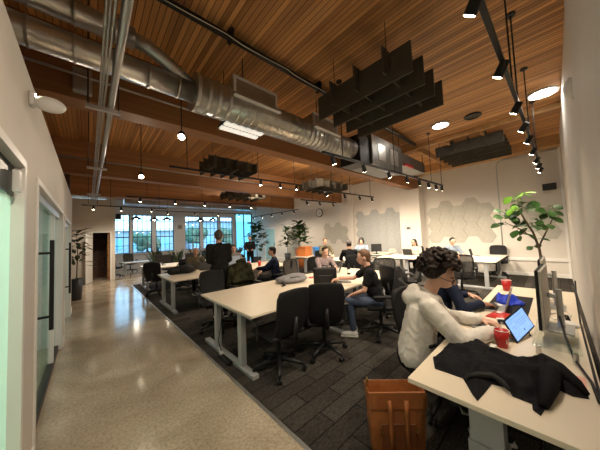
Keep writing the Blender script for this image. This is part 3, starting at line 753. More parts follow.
hexes(-.15, 1.24, 1.20, 2.50, 'felt hexagon panel in the cluster behind the fiddle leaf fig', MT['hexfelt'])
# ================================================================ desks
def worktable(label, x0, x1, y0, y1, legs, m='top', z=.74, group=None, feet=True):
    """legs: list of (x, [y columns]) leg frames"""
    t = thing('work_table', label, 'table', ((x0+x1)/2, (y0+y1)/2, .009), 0, group)
    cx, cy = (x0+x1)/2, (y0+y1)/2; z -= .009
    MB().bb(x0-cx, x1-cx, y0-cy, y1-cy, z-.028, z).build('tabletop', MT[m], t, 0.004)
    for lx, ys in legs:
        for ly in ys: MB().bb(lx-cx-.035, lx-cx+.035, ly-cy-.045, ly-cy+.045, .05, z-.06).build('leg', MT['legmetal'], t, 0.005)
        if feet: MB().bb(lx-cx-.04, lx-cx+.04, y0-cy+.06, y1-cy-.06, 0.0, .05).build('foot', MT['legmetal'], t, 0.006)
        MB().bb(lx-cx-.03, lx-cx+.03, y0-cy+.08, y1-cy-.08, z-.07, z-.028).build('bracket', MT['legmetal'], t, 0.003)
    if len(legs) > 1:
        a, b = legs[0][0]-cx, legs[-1][0]-cx
        MB().bb(a, b, -.03, .03, z-.085, z-.04).build('crossbar', MT['legmetal'], t, 0.003)
    return t
worktable('long cream work table, the near one with its end toward the aisle', 1.33, 3.13, 2.31, 3.88, [(1.40, (2.68, 3.40)), (3.03, (2.68, 3.40))])
worktable('long cream work table between the man in plaid and the man in the black T-shirt', 3.135, 4.95, 2.31, 3.88, [(3.24, (2.68, 3.40)), (4.85, (2.68, 3.40))])
worktable('work table of the second row, its end toward the aisle', 1.37, 3.10, 5.66, 7.22, [(1.43, (5.95, 6.85)), (3.0, (5.95, 6.85))])
worktable('work table of the second row with red cups, by the man in navy', 3.105, 4.85, 5.66, 7.22, [(3.2, (5.95, 6.85)), (4.75, (5.95, 6.85))])
worktable('work table of the third row, its end toward the aisle', 1.42, 3.15, 9.05, 10.55, [(1.48, (9.4, 10.2)), (3.05, (9.4, 10.2))], 'topwhite')
worktable('work table of the third row further from the aisle', 3.155, 4.9, 9.05, 10.55, [(3.25, (9.4, 10.2)), (4.8, (9.4, 10.2))], 'topwhite')
worktable('white table in the back right corner, by the man in the blue shirt', 7.72, 9.9, 1.08, 2.10, [(7.80, (1.3, 1.9)), (9.8, (1.3, 1.9))], 'topwhite')
worktable('white table where the woman with long hair sits', 7.7, 9.1, 3.10, 4.40, [(7.85, (3.4, 4.1)), (9.0, (3.4, 4.1))], 'topwhite')
worktable('white table between the man in the cap and the clutter', 6.2, 7.5, 4.75, 5.75, [(6.3, (4.95, 5.55)), (7.4, (4.95, 5.55))], 'topwhite')
worktable('white table with cables in front of the blue-grey panels', 8.70, 10.0, 4.75, 5.85, [(8.8, (5.0, 5.6)), (9.9, (5.0, 5.6))], 'topwhite')
worktable('white table carrying the orange planter near the clock wall', 6.5, 8.2, 6.8, 7.7, [(6.6, (7.0, 7.5)), (8.1, (7.0, 7.5))], 'topwhite')
worktable('low white lounge table before the windows', 1.3, 2.6, 14.6, 15.4, [(1.4, (14.8, 15.2)), (2.5, (14.8, 15.2))], 'topwhite', .62)
# desk along the right wall
t = thing('work_desk', 'long pale desk against the right wall with the black jacket on it', 'desk', (3.0, .26, .009))
MB().bb(-1.6, 1.6, -.37, .385, .703, .731).build('desktop', MT['top'], t, 0.004)
for x, y in ((-1.36, .06), (.02, 0), (1.36, 0)):
    MB().bb(x-.06, x+.06, y-.085, y+.085, .04, .42).build('leg', MT['legmetal'], t, 0.004)
    MB().bb(x-.052, x+.052, y-.075, y+.075, .42, .70).build('leg_sleeve', MT['legmetal'], t, 0.004)
for x in (-1.36, .02, 1.36): MB().bb(x-.04, x+.04, -.32, .33, 0, .04).build('foot', MT['legmetal'], t, 0.006)
MB().bb(-1.36, 1.36, -.05, .05, .64, .70).build('crossbar', MT['legmetal'], t, 0.003)
t = thing('power_strip', 'black power strip with white plug on the table foot at the aisle', 'power strip', (1.33, 3.02, .009), PI/2)
MB().bb(-.16, .16, -.03, .03, 0, .045).build('housing', MT['black'], t, 0.006)
MB().bb(.10, .15, -.02, .02, .045, .09).build('plug', MT['white'], t, 0.005)
MB().tube([(.12,0,.09), (.16,.02,.22), (.20,-.04,.40), (.20,-.06,.62)], .006, 6).build('cord', MT['black'], t, smooth=True)

# ================================================================ task chairs
def superp(u, v, w, h, k=3.2):
    return u, v
def make_chair(name, label, loc, rz, kind='solid', arms=True, group='black task chairs', tall=0.0, bm='blacksoft'):
    t = thing(name, label, 'chair', loc, rz, group)
    # faces +Y, backrest at -Y
    zs = .45
    def seatf(u, v):
        a = (u-.5)*2; b = (v-.5)*2
        x = .245*a*math.sqrt(max(0, 1-.30*b*b*b*b)) ; y = .235*b*math.sqrt(max(0, 1-.25*a*a*a*a))
        return (x, y, zs + .045 - .03*(abs(a)**4) - (.05*max(0, b)**3) - .02*(1-a*a)*(1-b*b))
    MB().sheet(seatf, 12, 12, -.06).build('seat', MT['blacksoft'], t, smooth=True) if False else None
    o = MB().box((0, 0, zs+.012), (.48, .47, .065)).build('seat', MT['blacksoft'], t, smooth=True, bevel=.03, seg=4)
    w0, w1, hb, z0 = .21, .24, .535+tall, .475
    def backf(u, v, off=0.0):
        a = (u-.5)*2; wd = w0 + (w1-w0)*math.sin(v*PI*.75)
        r = 1 - .10*max(0, (v-.8)/.2)**2 - .08*max(0, (.15-v)/.15)**2
        x = a*wd*r
        y = -.235 - .045*(1-a*a) - .07*math.sin(v*PI*.9)*.4 - .10*v + .05*max(0, .25-v) - off
        return (x, y, z0 + hb*v - .02*a*a*(v > .9))
    if kind == 'solid':
        MB().sheet(lambda u, v: backf(u, v), 10, 12, .045).build('backrest', MT[bm], t, smooth=True, bevel=.012)
    else:
        MB().sheet(lambda u, v: backf(u, v), 10, 12, .008).build('backrest', MT['mesh' if kind == 'mesh' else 'meshbrown'], t, smooth=True)
        loop = [backf(i/10, 0) for i in range(11)] + [backf(1, j/12) for j in range(1, 13)] + [backf(1-i/10, 1) for i in range(1, 11)] + [backf(0, 1-j/12) for j in range(1, 13)]
        MB().tube(loop, .016, 8).build('back_frame', MT['black'], t, smooth=True)
    MB().tube([(0, -.02, zs-.03), (0, -.24, zs-.02), (0, -.325, z0-.02), (0, -.345, z0+.22)], [.03, .032, .03, .022], 10).build('back_support', MT['black'], t, smooth=True)
    if arms:
        for s in (-1, 1):
            a = MB().tube([(s*.16, .0, zs-.03), (s*.29, -.0, zs-.01), (s*.295, -.01, zs+.19)], [.02, .022, .018], 8).build('arm_post', MT['black'], t, smooth=True)
            MB().box((s*.295, .02, zs+.205), (.085, .26, .032)).build('armrest', MT['black'], a, bevel=.014, smooth=True, seg=3)
    MB().cyl((0,0,.11), (0,0,.30), .028, n=14).cyl((0,0,.28), (0,0,zs-.04), .02, n=12).box((0,0,zs-.035), (.24,.28,.035)).build('gas_lift', MT['black'], t)
    MB().cyl((0,0,.085), (0,0,.155), .05, .04, n=16).build('hub', MT['black'], t)
    for i in range(5):
        an = i*2*PI/5 + .3; c, s = math.cos(an), math.sin(an)
        l = MB().tube([(c*.03, s*.03, .125), (c*.17, s*.17, .11), (c*.31, s*.31, .082)], [.030, .026, .017], 8).build('base_leg', MT['black'], t, smooth=True)
        k = MB()
        for q in (-.016, .016):
            p = Vector((c*.31 - s*q, s*.31 + c*q, .029)); d = Vector((-s, c, 0))*.009
            k.cyl(p-d, p+d, .029, n=14)
        k.cyl((c*.31, s*.31, .03), (c*.31, s*.31, .085), .007, n=8).cyl((c*.31 - s*.03, s*.31 + c*.03, .029), (c*.31 + s*.03, s*.31 - c*.03, .029), .008, n=8)
        k.build('caster', MT['black'], l)
    return t
def face(fx, fy): return math.atan2(-fx, fy)      # rotation that turns +Y to (fx, fy)
Z0 = .009
chair_a = make_chair('task_chair', 'black task chair turned sideways at the near corner of the long cream table', (1.72, 2.36, Z0), face(.0, 1.0), 'solid', True)
chair_b = dup(chair_a, (2.38, 2.21, Z0), face(.64, .77), 'black task chair pushed under the cream table, its broad back toward the camera')
mesh0 = make_chair('task_chair', 'black mesh-back chair before the back right white table and the blue-shirted man', (6.75, 1.62, Z0), face(.95, .25), 'mesh', True)
brown0 = make_chair('task_chair', 'brown-grey mesh chair behind the cream table, by the grey backpack', (3.82, 4.24, Z0), face(.1, -1), 'brown', True)
SOL = [
 ((1.72, 4.20), (-.15, -1), 'black task chair across the cream table, in front of the standing man'),
 ((2.42, 4.42), (.1, -1), 'black task chair with the camouflage coat over its back'),
 ((3.42, 1.94), (-.65, .76), 'black task chair holding the man in the black T-shirt'),
 ((4.28, 1.95), (.9, -.3), 'black padded task chair standing turned away beyond the black T-shirt'),
 ((2.40, .78), (-.3, -1), 'black task chair under the man in the heather hoodie'),
 ((3.05, 1.02), (.5, -.85), 'black task chair under the dark-haired person beside the hoodie'),
 ((4.62, 4.30), (-.3, -1), 'black task chair under the man in the plaid shirt'),
 ((3.74, 4.98), (-.75, .66), 'black task chair under the man in navy near the red cups'),
 ((2.55, 7.75), (0, -1), 'black task chair under the bald man'),
 ((3.75, 7.75), (0, -1), 'black task chair under the woman behind the camouflage coat'),
 ((1.55, 8.35), (.5, .85), 'black task chair standing at the aisle end of the third row'),
 ((2.3, 8.55), (-.2, .95), 'black task chair in front of the third row, second from the aisle'),
 ((2.55, 11.0), (0, -1), 'black task chair behind the third row, nearest the aisle'),
 ((3.5, 11.0), (0, -1), 'black task chair behind the third row, further from the aisle'),
 ((5.85, 4.22), (.6, .8), 'black task chair under the man in the cap'),
 ((6.8, 6.15), (-.4, -.9), 'black task chair under the brown-haired man near the clock'),
 ((8.22, 5.32), (-.9, -.4), 'black task chair under the woman in front of the blue-grey panels'),
 ((9.62, 3.85), (-1, .1), 'black task chair under the woman with long hair'),
 ((9.3, 2.6), (-.1, -1), 'black task chair under the man in the blue shirt'),
 ((7.9, 4.72), (.1, -1), 'black task chair with a square back near the white column'),
 ((10.22, 1.42), (-1, .1), 'black task chair at the far end of the back right white table'),
 ((4.25, 8.5), (.1, 1), 'black task chair before the third row, nearest the plants'),
]
CH = {}
for (x, y), (fx, fy), lab in SOL: CH[lab] = dup(chair_a, (x, y, Z0), face(fx, fy), lab)
MES = [((5.35, 2.95), (.75, .65), 'black mesh-back chair standing free behind the man in the black T-shirt'),
       ((5.5, 2.45), (-.5, .85), 'black mesh-back chair in the aisle left of the back right table'),
       ((1.75, 16.2), (.2, -1), 'dark lounge chair nearest to the first window'),
       ((2.9, 15.9), (-.6, -1), 'dark lounge chair before the second window'),
       ((.95, 14.3), (.6, .7), 'pale-framed chair near the open door'),
       ((3.5, 14.2), (-.5, .6), 'dark chair at the lounge table, nearest the desks'),
       ((5.0, 13.2), (.1, -1), 'dark chair before the third window'),
       ((6.2, 13.4), (-.1, -1), 'dark chair before the fifth window')]
for (x, y), (fx, fy), lab in MES:
    dup(mesh0, (x, y, Z0 if y < 11 else 0), face(fx, fy), lab)

# ================================================================ plants
def leaf_mb(mb, p, d, up, L, W, curl=.25):
    d = Vector(d).normalized(); s = d.cross(Vector(up)); s = s.normalized() if s.length > 1e-3 else d.orthogonal().normalized()
    n = s.cross(d).normalized(); p = Vector(p)
    prof = [(0, .04), (.12, .30), (.3, .72), (.5, .98), (.68, 1.0), (.84, .72), (.95, .34), (1, .03)]
    vs = []; fs = []
    for t, w in prof:
        c = p + d*L*t - n*curl*L*t*t
        vs += [c - s*W*w*.5 + n*W*.10*w, c, c + s*W*w*.5 + n*W*.10*w]
    for i in range(len(prof)-1):
        a = i*3; fs += [(a, a+1, a+4, a+3), (a+1, a+2, a+5, a+4)]
    o = len(vs)
    vs2 = [v - n*.003 for v in vs]
    return mb.add(vs + vs2, fs + [tuple(k+o for k in reversed(f)) for f in fs])
def pot(t, r, h, m, r2=None):
    r2 = r2 or r*.75
    MB().lathe([(0, 0), (r2, 0), (r, h), (r*.92, h), (r*.9, h-.04), (0, h-.04)], n=28).build('pot', MT[m], t, smooth=False).data.shade_smooth()
    MB().cyl((0,0,h-.05), (0,0,h-.035), r*.9, n=24).build('soil', MT['soil'], t)
# fiddle leaf fig by the right wall
t = thing('fiddle_leaf_fig', 'tall fiddle leaf fig with big leaves behind the monitors', 'plant', (5.06, .15, Z0))
pot(t, .17, .36, 'whitepot', .13)
stem = [(0,0,.32), (.02,.01,.8), (-.03,.03,1.25), (-.04,.08,1.5), (-.12,.16,1.72), (-.18,.22,1.90)]
MB().tube(stem, [.02,.018,.016,.014,.012,.008], 8).build('trunk', MT['bark'], t, smooth=True)
b2 = [(-.03,.03,1.3), (.12,-.05,1.5), (.22,-.14,1.72), (.24,-.17,1.86)]
MB().tube(b2, [.012,.010,.008,.006], 8).build('branch', MT['bark'], t, smooth=True)
MB().tube([(-.03,.05,1.38), (-.1,.2,1.55), (-.18,.38,1.68)], [.010,.008,.006], 8).build('branch', MT['bark'], t, smooth=True)
rs = random.Random(3)
LV = []
for (p, n, spread, L) in (((-.18,.22,2.02), 10, .9, .27), ((-.14,.18,1.84), 12, 1.0, .27), ((-.05,.09,1.62), 9, 1.0, .27), ((.22,-.10,1.84), 9, .9, .24), ((.16,-.07,1.66), 6, .9, .24), ((-.17,.37,1.74), 11, .9, .25), ((-.1,.22,1.55), 6, .9, .25), ((-.05,.06,1.36), 3, 1.0, .20)):
    for i in range(n):
        an = i*2.4 + rs.uniform(-.3, .3); el = rs.uniform(-.45, .6)
        d = Vector((math.cos(an)*math.cos(el), math.sin(an)*math.cos(el), math.sin(el)))
        LV.append((Vector(p) + d*.05 + Vector((0,0,rs.uniform(-.1,.1))), d, L*rs.uniform(.7, 1.1)*.60, p[2] > 2.0))
for p, d, L, br in LV:
    q = p + Vector(t.location)
    m = MB(); m.tube([p - d*.06, p + d*.01], .004, 5); leaf_mb(m, p, d + Vector((0,0,-.25)), (rs.uniform(-1.2, .2), rs.uniform(-.6, .6), rs.uniform(.3, .9)), L, L*.74)
    m.build('leaf', MT['leafbright' if br else 'leaf'], t, smooth=True)
# smaller leafy plants, built whole
def bush(name, label, loc, h, r, n, L, m, potr, poth, potm, group=None, seed=0, upright=False, w=.4):
    t = thing(name, label, 'plant', loc, 0, group); pot(t, potr, poth, potm)
    rs = random.Random(seed)
    MB().tube([(0,0,poth*.8), (.02,.01,poth+(h-poth)*.5), (0,-.02,h*.92)], [.016,.012,.006], 7).build('stem', MT['bark'], t, smooth=True)
    mb = MB()
    for i in range(n):
        z = poth + (h-poth)*(rs.uniform(.25, 1.0) if not upright else rs.uniform(0, .15)); an = rs.uniform(0, 2*PI)
        k = math.sin(min(1, (z-poth)/(h-poth)+.15)*PI)*.8+.2
        el = rs.uniform(-.3, .8) if not upright else rs.uniform(1.0, 1.45)
        d = Vector((math.cos(an)*math.cos(el), math.sin(an)*math.cos(el), math.sin(el)))
        p = Vector((math.cos(an)*r*k*rs.uniform(.1,.75), math.sin(an)*r*k*rs.uniform(.1,.75), z)) if not upright else Vector((math.cos(an)*.05, math.sin(an)*.05, z))
        leaf_mb(mb, p, d, (0,0,1), L*rs.uniform(.7, 1.2), L*w, .2)
    f = mb.build('foliage', MT[m], t, smooth=True)
    return t
bush('potted_plant', 'tall leafy plant in a dark blue-grey pot at the end of the left wall', (-.26, 9.6, 0), 2.05, .34, 70, .28, 'leafdark', .15, .62, 'pot', seed=1)
bush('potted_plant', 'big leafy plant behind the man in navy', (7.35, 11.9, 0), 2.5, .75, 110, .42, 'leaf', .25, .5, 'pot', seed=2, w=.55)
bush('potted_plant', 'lush monstera-like plant in an orange planter before the clock wall', (8.15, 9.0, 0), 2.35, .6, 110, .36, 'leaf', .26, .95, 'orange', seed=3, w=.6)
bush('potted_plant', 'plant standing before the framed far door', (9.9, 12.2, 0), 2.3, .55, 70, .36, 'leafdark', .22, .5, 'pot', seed=4, w=.5)
for k, (x, y, h) in enumerate(((3.05, 12.0, 1.3), (3.95, 12.3, 1.2), (4.7, 12.2, 1.25), (2.35, 13.0, 1.45), (5.6, 12.6, 1.2), (6.3, 12.3, 1.15))):
    bush('snake_plant', 'spiky upright plant on the floor before the windows, %s from the aisle' % ('second', 'third', 'fourth', 'nearest', 'fifth', 'furthest')[k], (x, y, 0), h, .2, 16, .75, 'leafdark', .16, .45, 'pot', 'spiky plants before the windows', 10+k, True, .11)
# ================================================================ people
def ik(S, W, l1, l2, pole):
    S, W, pole = Vector(S), Vector(W), Vector(pole); d = W-S; L = min(d.length, (l1+l2)*.995); d.normalize()
    W = S + d*L; a = (l1*l1 - l2*l2 + L*L)/(2*L); h = math.sqrt(max(0, l1*l1 - a*a))
    p = (pole - d*pole.dot(d)).normalized()
    return S + d*a + p*h, W
def hand_mb(mb, W, d, up, s=1.0, side=1, r=.0085):
    """palm, four fingers and thumb; d along the forearm, up = back of hand"""
    d = Vector(d).normalized(); up = Vector(up); up = (up - d*up.dot(d)).normalized(); sd = d.cross(up)*side
    mb.cap(W - d*.02, W + d*.02, .026*s, .026*s, 10)
    for k in (-1, -.33, .33, 1): mb.cap(W + d*.015 + sd*k*.012, W + d*.085*s + sd*k*.027*s, .016*s, .0135*s, 8)
    for k, L in ((-1, .062), (-.33, .074), (.33, .079), (1, .070)):
        a = W + d*.088*s + sd*k*.028*s
        b = a + (d*.85 - up*.35 + sd*k*.10).normalized()*L*.55*s
        c = b + (d*.45 - up*.85).normalized()*L*.5*s
        mb.cap(a, b, r*1.12*s, r*s, 8); mb.cap(b, c, r*s, r*.85*s, 8)
    a = W + d*.03*s + sd*.03*s; b = a + (d*.6 + sd*.75 - up*.15).normalized()*.042*s; c = b + (d*.9 + sd*.1 - up*.3).normalized()*.032*s
    mb.cap(a, b, r*1.45*s, r*1.2*s, 8); mb.cap(b, c, r*1.2*s, r*s, 8)

def person(label, loc, rz, pose='sit', s=1.0, hip=.50, lean=.15, yaw=0.0, pitch=.25, hands=((.2,.42,.78), (-.2,.42,.78)),
           skin='skin', top='clothblack', topname='t_shirt', sleeves='long', legs='clothdark', shoes='black', hair='short', hairm='hairdark',
           hood=False, glasses=False, vox=.014, legspread=.13, knee_y=.44, foot=None, twist=0.0, headfwd=.02, hs=1.0):
    t = thing('person', label, 'person', loc, rz)
    V = Vector
    stand = pose == 'stand'
    hz = .93*s if stand else hip
    pel = V((0, 0, hz)); up = V((0, math.sin(lean), math.cos(lean)))
    def sp(k, x=0, y=0): return pel + up*k*s + V((x*s, y*s, 0))
    sh = .49
    SR, SL = sp(sh, .185, 0), sp(sh, -.185, 0)
    if twist:
        q = Matrix.Rotation(twist, 3, 'Z'); c = sp(sh); SR = c + q @ (SR-c); SL = c + q @ (SL-c)
    nb = sp(.53); Hc = sp(.71) + V((0, headfwd, 0))*s
    HM = Matrix.Translation(Hc) @ Matrix.Rotation(yaw, 4, 'Z') @ Matrix.Rotation(-pitch, 4, 'X') @ Matrix.Scale(s*hs, 4)
    def hp(x, y, z): return HM @ V((x, y, z))
    # hips to feet
    KN = []; AN = []
    for q in (1, -1):
        hj = pel + V((q*.09*s, 0, 0))
        if stand:
            kn = hj + V((q*.01, .03 + .03*q, -.44*s)); an = V((q*.10*s, .02 - .03*q, .09))
        else:
            kn = V((q*legspread*s, knee_y*s, hip + .02)); an = V((q*legspread*s*.9, (knee_y - .05)*s, .10))
            if foot and foot[0 if q > 0 else 1]: an = V(foot[0 if q > 0 else 1])
        KN.append(kn); AN.append(an)
    body = MB(); arms = []
    for S, W0, q in ((SR, hands[0], 1), (SL, hands[1], -1)):
        E, W = ik(S, V(W0), .285*s, .255*s, (q*.75, -.35, -.8) if not stand else (q*.32, -.55, -.8)); arms.append((S, E, W, q))
    # body: one continuous skin
    body.ell((0,0,.012), (.076, .092, .112), 20, 14, HM).ell((0,.025,-.055), (.060, .066, .062), 16, 10, HM).ell((0,.052,-.088), (.030,.028,.022), 12, 8, HM)
    for q in (-1, 1):
        body.ell((q*.079, -.008, -.012), (.012, .022, .033), 10, 8, HM)
        body.ell((q*.034, .068, -.022), (.022, .020, .018), 10, 8, HM)
    body.cap(hp(0,.086,.018), hp(0,.112,-.026), .010*s, .0145*s, 8).ell((0,.086,-.066), (.026,.014,.008), 10, 6, HM).ell((0,.084,-.077), (.022,.014,.008), 10, 6, HM)
    body.ell((0,.074,.030), (.055,.022,.012), 12, 6, HM)
    body.cap(nb - up*.03*s, hp(0,-.015,-.05), .056*s, .052*s, 12)
    body.cap(sp(.06), sp(.40), .085*s, .09*s, 12)
    for S, E, W, q in arms:
        body.cap(sp(.44), S, .04*s, .036*s, 8).cap(S, E, .038*s if sleeves == 'long' else .044*s, .036*s, 10).cap(E, W, .037*s, .026*s, 10)
        dr = (W-E).normalized(); dn = (dr*.85 + V((0, .1, -.25))).normalized() if not stand else dr
        hand_mb(body, W + dr*.012, dn, V((0,0,1)) if not stand else V((q,0,0)), s, -q)
    for q, kn, an in ((1, KN[0], AN[0]), (-1, KN[1], AN[1])):
        body.cap(pel + V((q*.08*s, 0, 0)), kn, .065*s, .05*s, 10).cap(kn, an, .048*s, .034*s, 10)
    bo = body.blob('body', MT[skin], t, vox*.75, 2, .4)
    # top
    tp = MB()
    tp.ell(sp(.36), (.178*s, .118*s, .175*s), 18, 12, Matrix.Rotation(-lean, 4, 'X')).ell(sp(.18, 0, .01), (.165*s, .120*s, .16*s), 18, 12, Matrix.Rotation(-lean, 4, 'X')).ell(sp(.05, 0, 0), (.178*s, .130*s, .12*s), 18, 12)
    tp.cap(SR - up*.01, SL - up*.01, .068*s, .068*s, 12).cap(sp(.46, .06), sp(.535), .075*s, .062*s, 12).cap(sp(.46, -.06), sp(.535), .075*s, .062*s, 12)
    for S, E, W, q in arms:
        if sleeves == 'long':
            tp.cap(S, E, .066*s, .055*s, 12).cap(E, E.lerp(W, .93), .056*s, .042*s, 12)
        else:
            tp.cap(S, S.lerp(E, .62), .066*s, .060*s, 12)
    if hood:
        tp.cap(sp(.52, .10, -.02), sp(.50, .0, -.115), .055*s, .075*s, 12).cap(sp(.52, -.10, -.02), sp(.50, 0, -.115), .055*s, .075*s, 12)
        tp.cap(sp(.50, .0, -.10), sp(.56, 0, -.10), .085*s, .06*s, 12).cap(sp(.53, .085, .0), sp(.49, .03, .09), .04*s, .028*s, 10).cap(sp(.53, -.085, .0), sp(.49, -.03, .09), .04*s, .028*s, 10)
        for S, E, W, q in arms:      # a loose thick sleeve
            tp.cap(S + V((0,0,-.01)), E, .075*s, .068*s, 14).cap(E, E.lerp(W, .85), .068*s, .050*s, 14).cap(E.lerp(W, .82), E.lerp(W, .97), .050*s, .046*s, 12)
        tp.cap(sp(.05, .07, -.01), sp(.38, .06, -.01), .125*s, .118*s, 16).cap(sp(.05, -.07, -.01), sp(.38, -.06, -.01), .125*s, .118*s, 16)
    to = tp.blob(topname, MT[top], t, vox, 9 if hood else 3, .5, wr=(.0045 if hood else .006)*s, wf=17 if hood else 9)
    if hood:
        for q in (-1, 1):
            MB().tube([sp(.50, q*.035, .105), sp(.44, q*.04, .135), sp(.34, q*.035, .145)], .0045, 6).build('drawstring', MT['foam'], to, smooth=True)
    # trousers, shoes
    tr = MB().ell(pel + V((0, 0, 0)), (.172*s, .135*s, .115*s), 16, 10)
    for q, kn, an in ((1, KN[0], AN[0]), (-1, KN[1], AN[1])):
        tr.cap(pel + V((q*.085*s, 0, -.005)), kn, .092*s, .068*s, 14).cap(kn, kn.lerp(an, .93), .068*s, .052*s, 12)
    tr.blob('trousers', MT[legs], t, vox, 3, .5, wr=.005, wf=11)
    for q, kn, an in ((1, KN[0], AN[0]), (-1, KN[1], AN[1])):
        f = V((0, 1, 0))
        sh_ = MB().cap(V((an.x, an.y - .02, .045)), V((an.x, an.y + .16*s, .036)), .045*s, .034*s, 12).cap(V((an.x, an.y, .04)), an, .044*s, .04*s, 12)
        so = sh_.blob('shoe', MT[shoes], t, .010, 2)
        MB().bb(an.x-.042*s, an.x+.042*s, an.y-.065*s, an.y+.20*s, 0, .018).build('sole', MT['foam'], so, .006)
    # hair, face
    h = MB(); rs = random.Random(hash(label) % 1000 if False else len(label)*7)
    if hair == 'curly':
        for i in range(800):
            a = rs.uniform(0, 2*PI); e = math.asin(rs.uniform(-.5, 1)); d = V((math.cos(a)*math.cos(e), math.sin(a)*math.cos(e), math.sin(e)))
            if d.y > .10 and d.z < .22: continue
            k = rs.uniform(.92, 1.17)
            h.ell(hp(d.x*.122*k, -.030 + d.y*.136*k, .048 + d.z*.128*k), rs.uniform(.009, .017)*s, 6, 4)
        h.ell((0,-.040,.062), (.102,.108,.106), 16, 10, HM)
        h.blob('hair', MT[hairm], t, .0065, 1, .2)
    elif hair == 'short':
        h.ell((0,-.016,.034), (.084,.098,.104), 18, 12, HM).ell((0,.030,.092), (.062,.058,.036), 14, 8, HM).ell((0,-.05,-.01), (.072,.055,.08), 14, 8, HM)
        h.blob('hair', MT[hairm], t, .012, 2)
    elif hair == 'fringe':
        h.ell((0,-.035,.0), (.083,.072,.055), 16, 10, HM); h.blob('hair', MT[hairm], t, .012, 1)
    elif hair == 'long':
        h.ell((0,-.018,.034), (.092,.104,.108), 18, 12, HM).cap(hp(.06,-.04,.0), hp(.075,-.03,-.24), .05*s, .035*s).cap(hp(-.06,-.04,.0), hp(-.075,-.03,-.24), .05*s, .035*s).cap(hp(0,-.07,0), hp(0,-.085,-.28), .065*s, .055*s)
        h.blob('hair', MT[hairm], t, .012, 2)
    elif hair == 'bob':
        h.ell((0,-.012,.04), (.098,.104,.112), 18, 12, HM).cap(hp(.07,-.02,.0), hp(.075,.0,-.08), .042*s, .03*s).cap(hp(-.07,-.02,.0), hp(-.075,.0,-.08), .042*s, .03*s)
        h.blob('hair', MT[hairm], t, .012, 2)
    elif hair == 'cap':
        h.ell((0,-.02,.0), (.082,.090,.075), 16, 10, HM); h.blob('hair', MT[hairm], t, .012, 1)
        c = MB().ell((0,-.005,.062), (.089,.103,.075), 18, 10, HM).ell((0,.115,.055), (.062,.065,.010), 14, 6, HM); c.blob('cap', MT['clothgrey'], t, .010, 1)
    for q in (-1, 1):
        MB().ell((q*.034, .082, -.012), (.013, .008, .008), 10, 8, HM).build('eye', MT['eye'], t, smooth=True)
        if hairm != 'hairgrey': MB().cap(hp(q*.020, .094, .014), hp(q*.050, .082, .014), .0055*s, .004*s, 6).build('eyebrow', MT[hairm], t, smooth=True)
    if glasses:
        g = MB()
        for q in (-1, 1):
            g.tube([hp(q*.036 + .026*math.cos(a), .104, -.012 + .021*math.sin(a)) for a in [i*PI/8 for i in range(17)]], .0028, 6)
            g.tube([hp(q*.062, .10, -.008), hp(q*.084, .05, -.006), hp(q*.086, -.01, -.008)], .0028, 6)
        g.tube([hp(-.011, .106, -.008), hp(.011, .106, -.008)], .0028, 6)
        g.build('glasses', MT['black'], t, smooth=True)
    return t

person('man with big curly dark hair typing in a grey hoodie at the near desk', (2.16, .92, Z0), face(.44, -.90), s=1.07, hs=1.04, hip=.48, lean=.24, pitch=.40, yaw=-.40,
       hands=((.12, .54, .80), (-.16, .54, .80)), skin='skinlight', top='hoodie', topname='hoodie', legs='clothdark', hair='curly', hairm='hairdark', hood=True, glasses=True, vox=.009, headfwd=.06)
person('dark-haired person in navy leaning over the desk behind the man in the hoodie', (3.05, 1.02, Z0), face(.5, -.85), hip=.54, lean=.25, pitch=.5, hands=((.2, .40, .80), (-.2, .40, .80)), top='clothnavy', topname='sweater', legs='clothdenim', hair='short', hairm='hairdark', vox=.013)
person('man in a black T-shirt and jeans seated in profile at the cream table', (3.39, 1.97, Z0), face(-.58, .81), hip=.52, lean=.22, pitch=.20, yaw=.1, hands=((.10, .58, .86), (-.12, .40, .63)),
       skin='skinlight', top='clothblack', topname='t_shirt', sleeves='short', legs='clothdenim', shoes='whitepot', hair='short', hairm='hairbrown', vox=.011)
person('man in a mauve checked shirt typing on a laptop across the cream table', (4.62, 4.28, Z0), face(-.35, -.94), hip=.50, lean=.34, pitch=.45, yaw=.1, hands=((.10, .58, .80), (-.10, .56, .80)), skin='skinlight', top='clothplaid', topname='shirt', hair='short', hairm='hairdark', vox=.012)
person('grey-haired man in dark clothes standing with his back to the camera', (2.03, 4.78, Z0), face(.35, .93), 'stand', s=1.02, lean=.03, pitch=.15, yaw=-.3, hands=((.12, .27, 1.08), (-.12, .27, 1.08)), top='clothdark', topname='jacket', legs='clothblack', hair='short', hairm='hairgrey', vox=.012)
person('bald man in an olive shirt seated facing forward at the second row', (2.50, 7.72, Z0), face(-.15, -1), hip=.54, lean=.12, pitch=.25, hands=((.15, .44, .80), (-.15, .44, .80)), top='clotholive', topname='shirt', hair='fringe', hairm='hairgrey', vox=.014)
person('woman with dark hair and a grey top facing forward at the second row', (3.80, 7.72, Z0), face(-.35, -1), hip=.56, lean=.08, pitch=.15, hands=((.15, .44, .80), (-.15, .44, .80)), skin='skinlight', top='clothgrey', topname='sweater', hair='short', hairm='hairdark', vox=.014)
person('dark-haired man in navy seated in profile by the red cups', (3.68, 5.02, Z0), face(-.75, .66), hip=.52, lean=.12, pitch=.15, hands=((.15, .40, .70), (-.08, .50, .80)), top='clothnavy', topname='jacket', legs='clothblack', hair='short', hairm='hairdark', vox=.013)
person('brown-haired person facing forward by the bright blue bin', (6.8, 6.10, Z0), face(-.4, -.9), hip=.66, lean=.12, pitch=.3, hands=((.15, .44, .86), (-.15, .44, .86)), skin='skinlight', top='clotholive', topname='sweater', hair='short', hairm='hairbrown', vox=.016, foot=((.12,.35,.15), (-.12,.35,.15)))
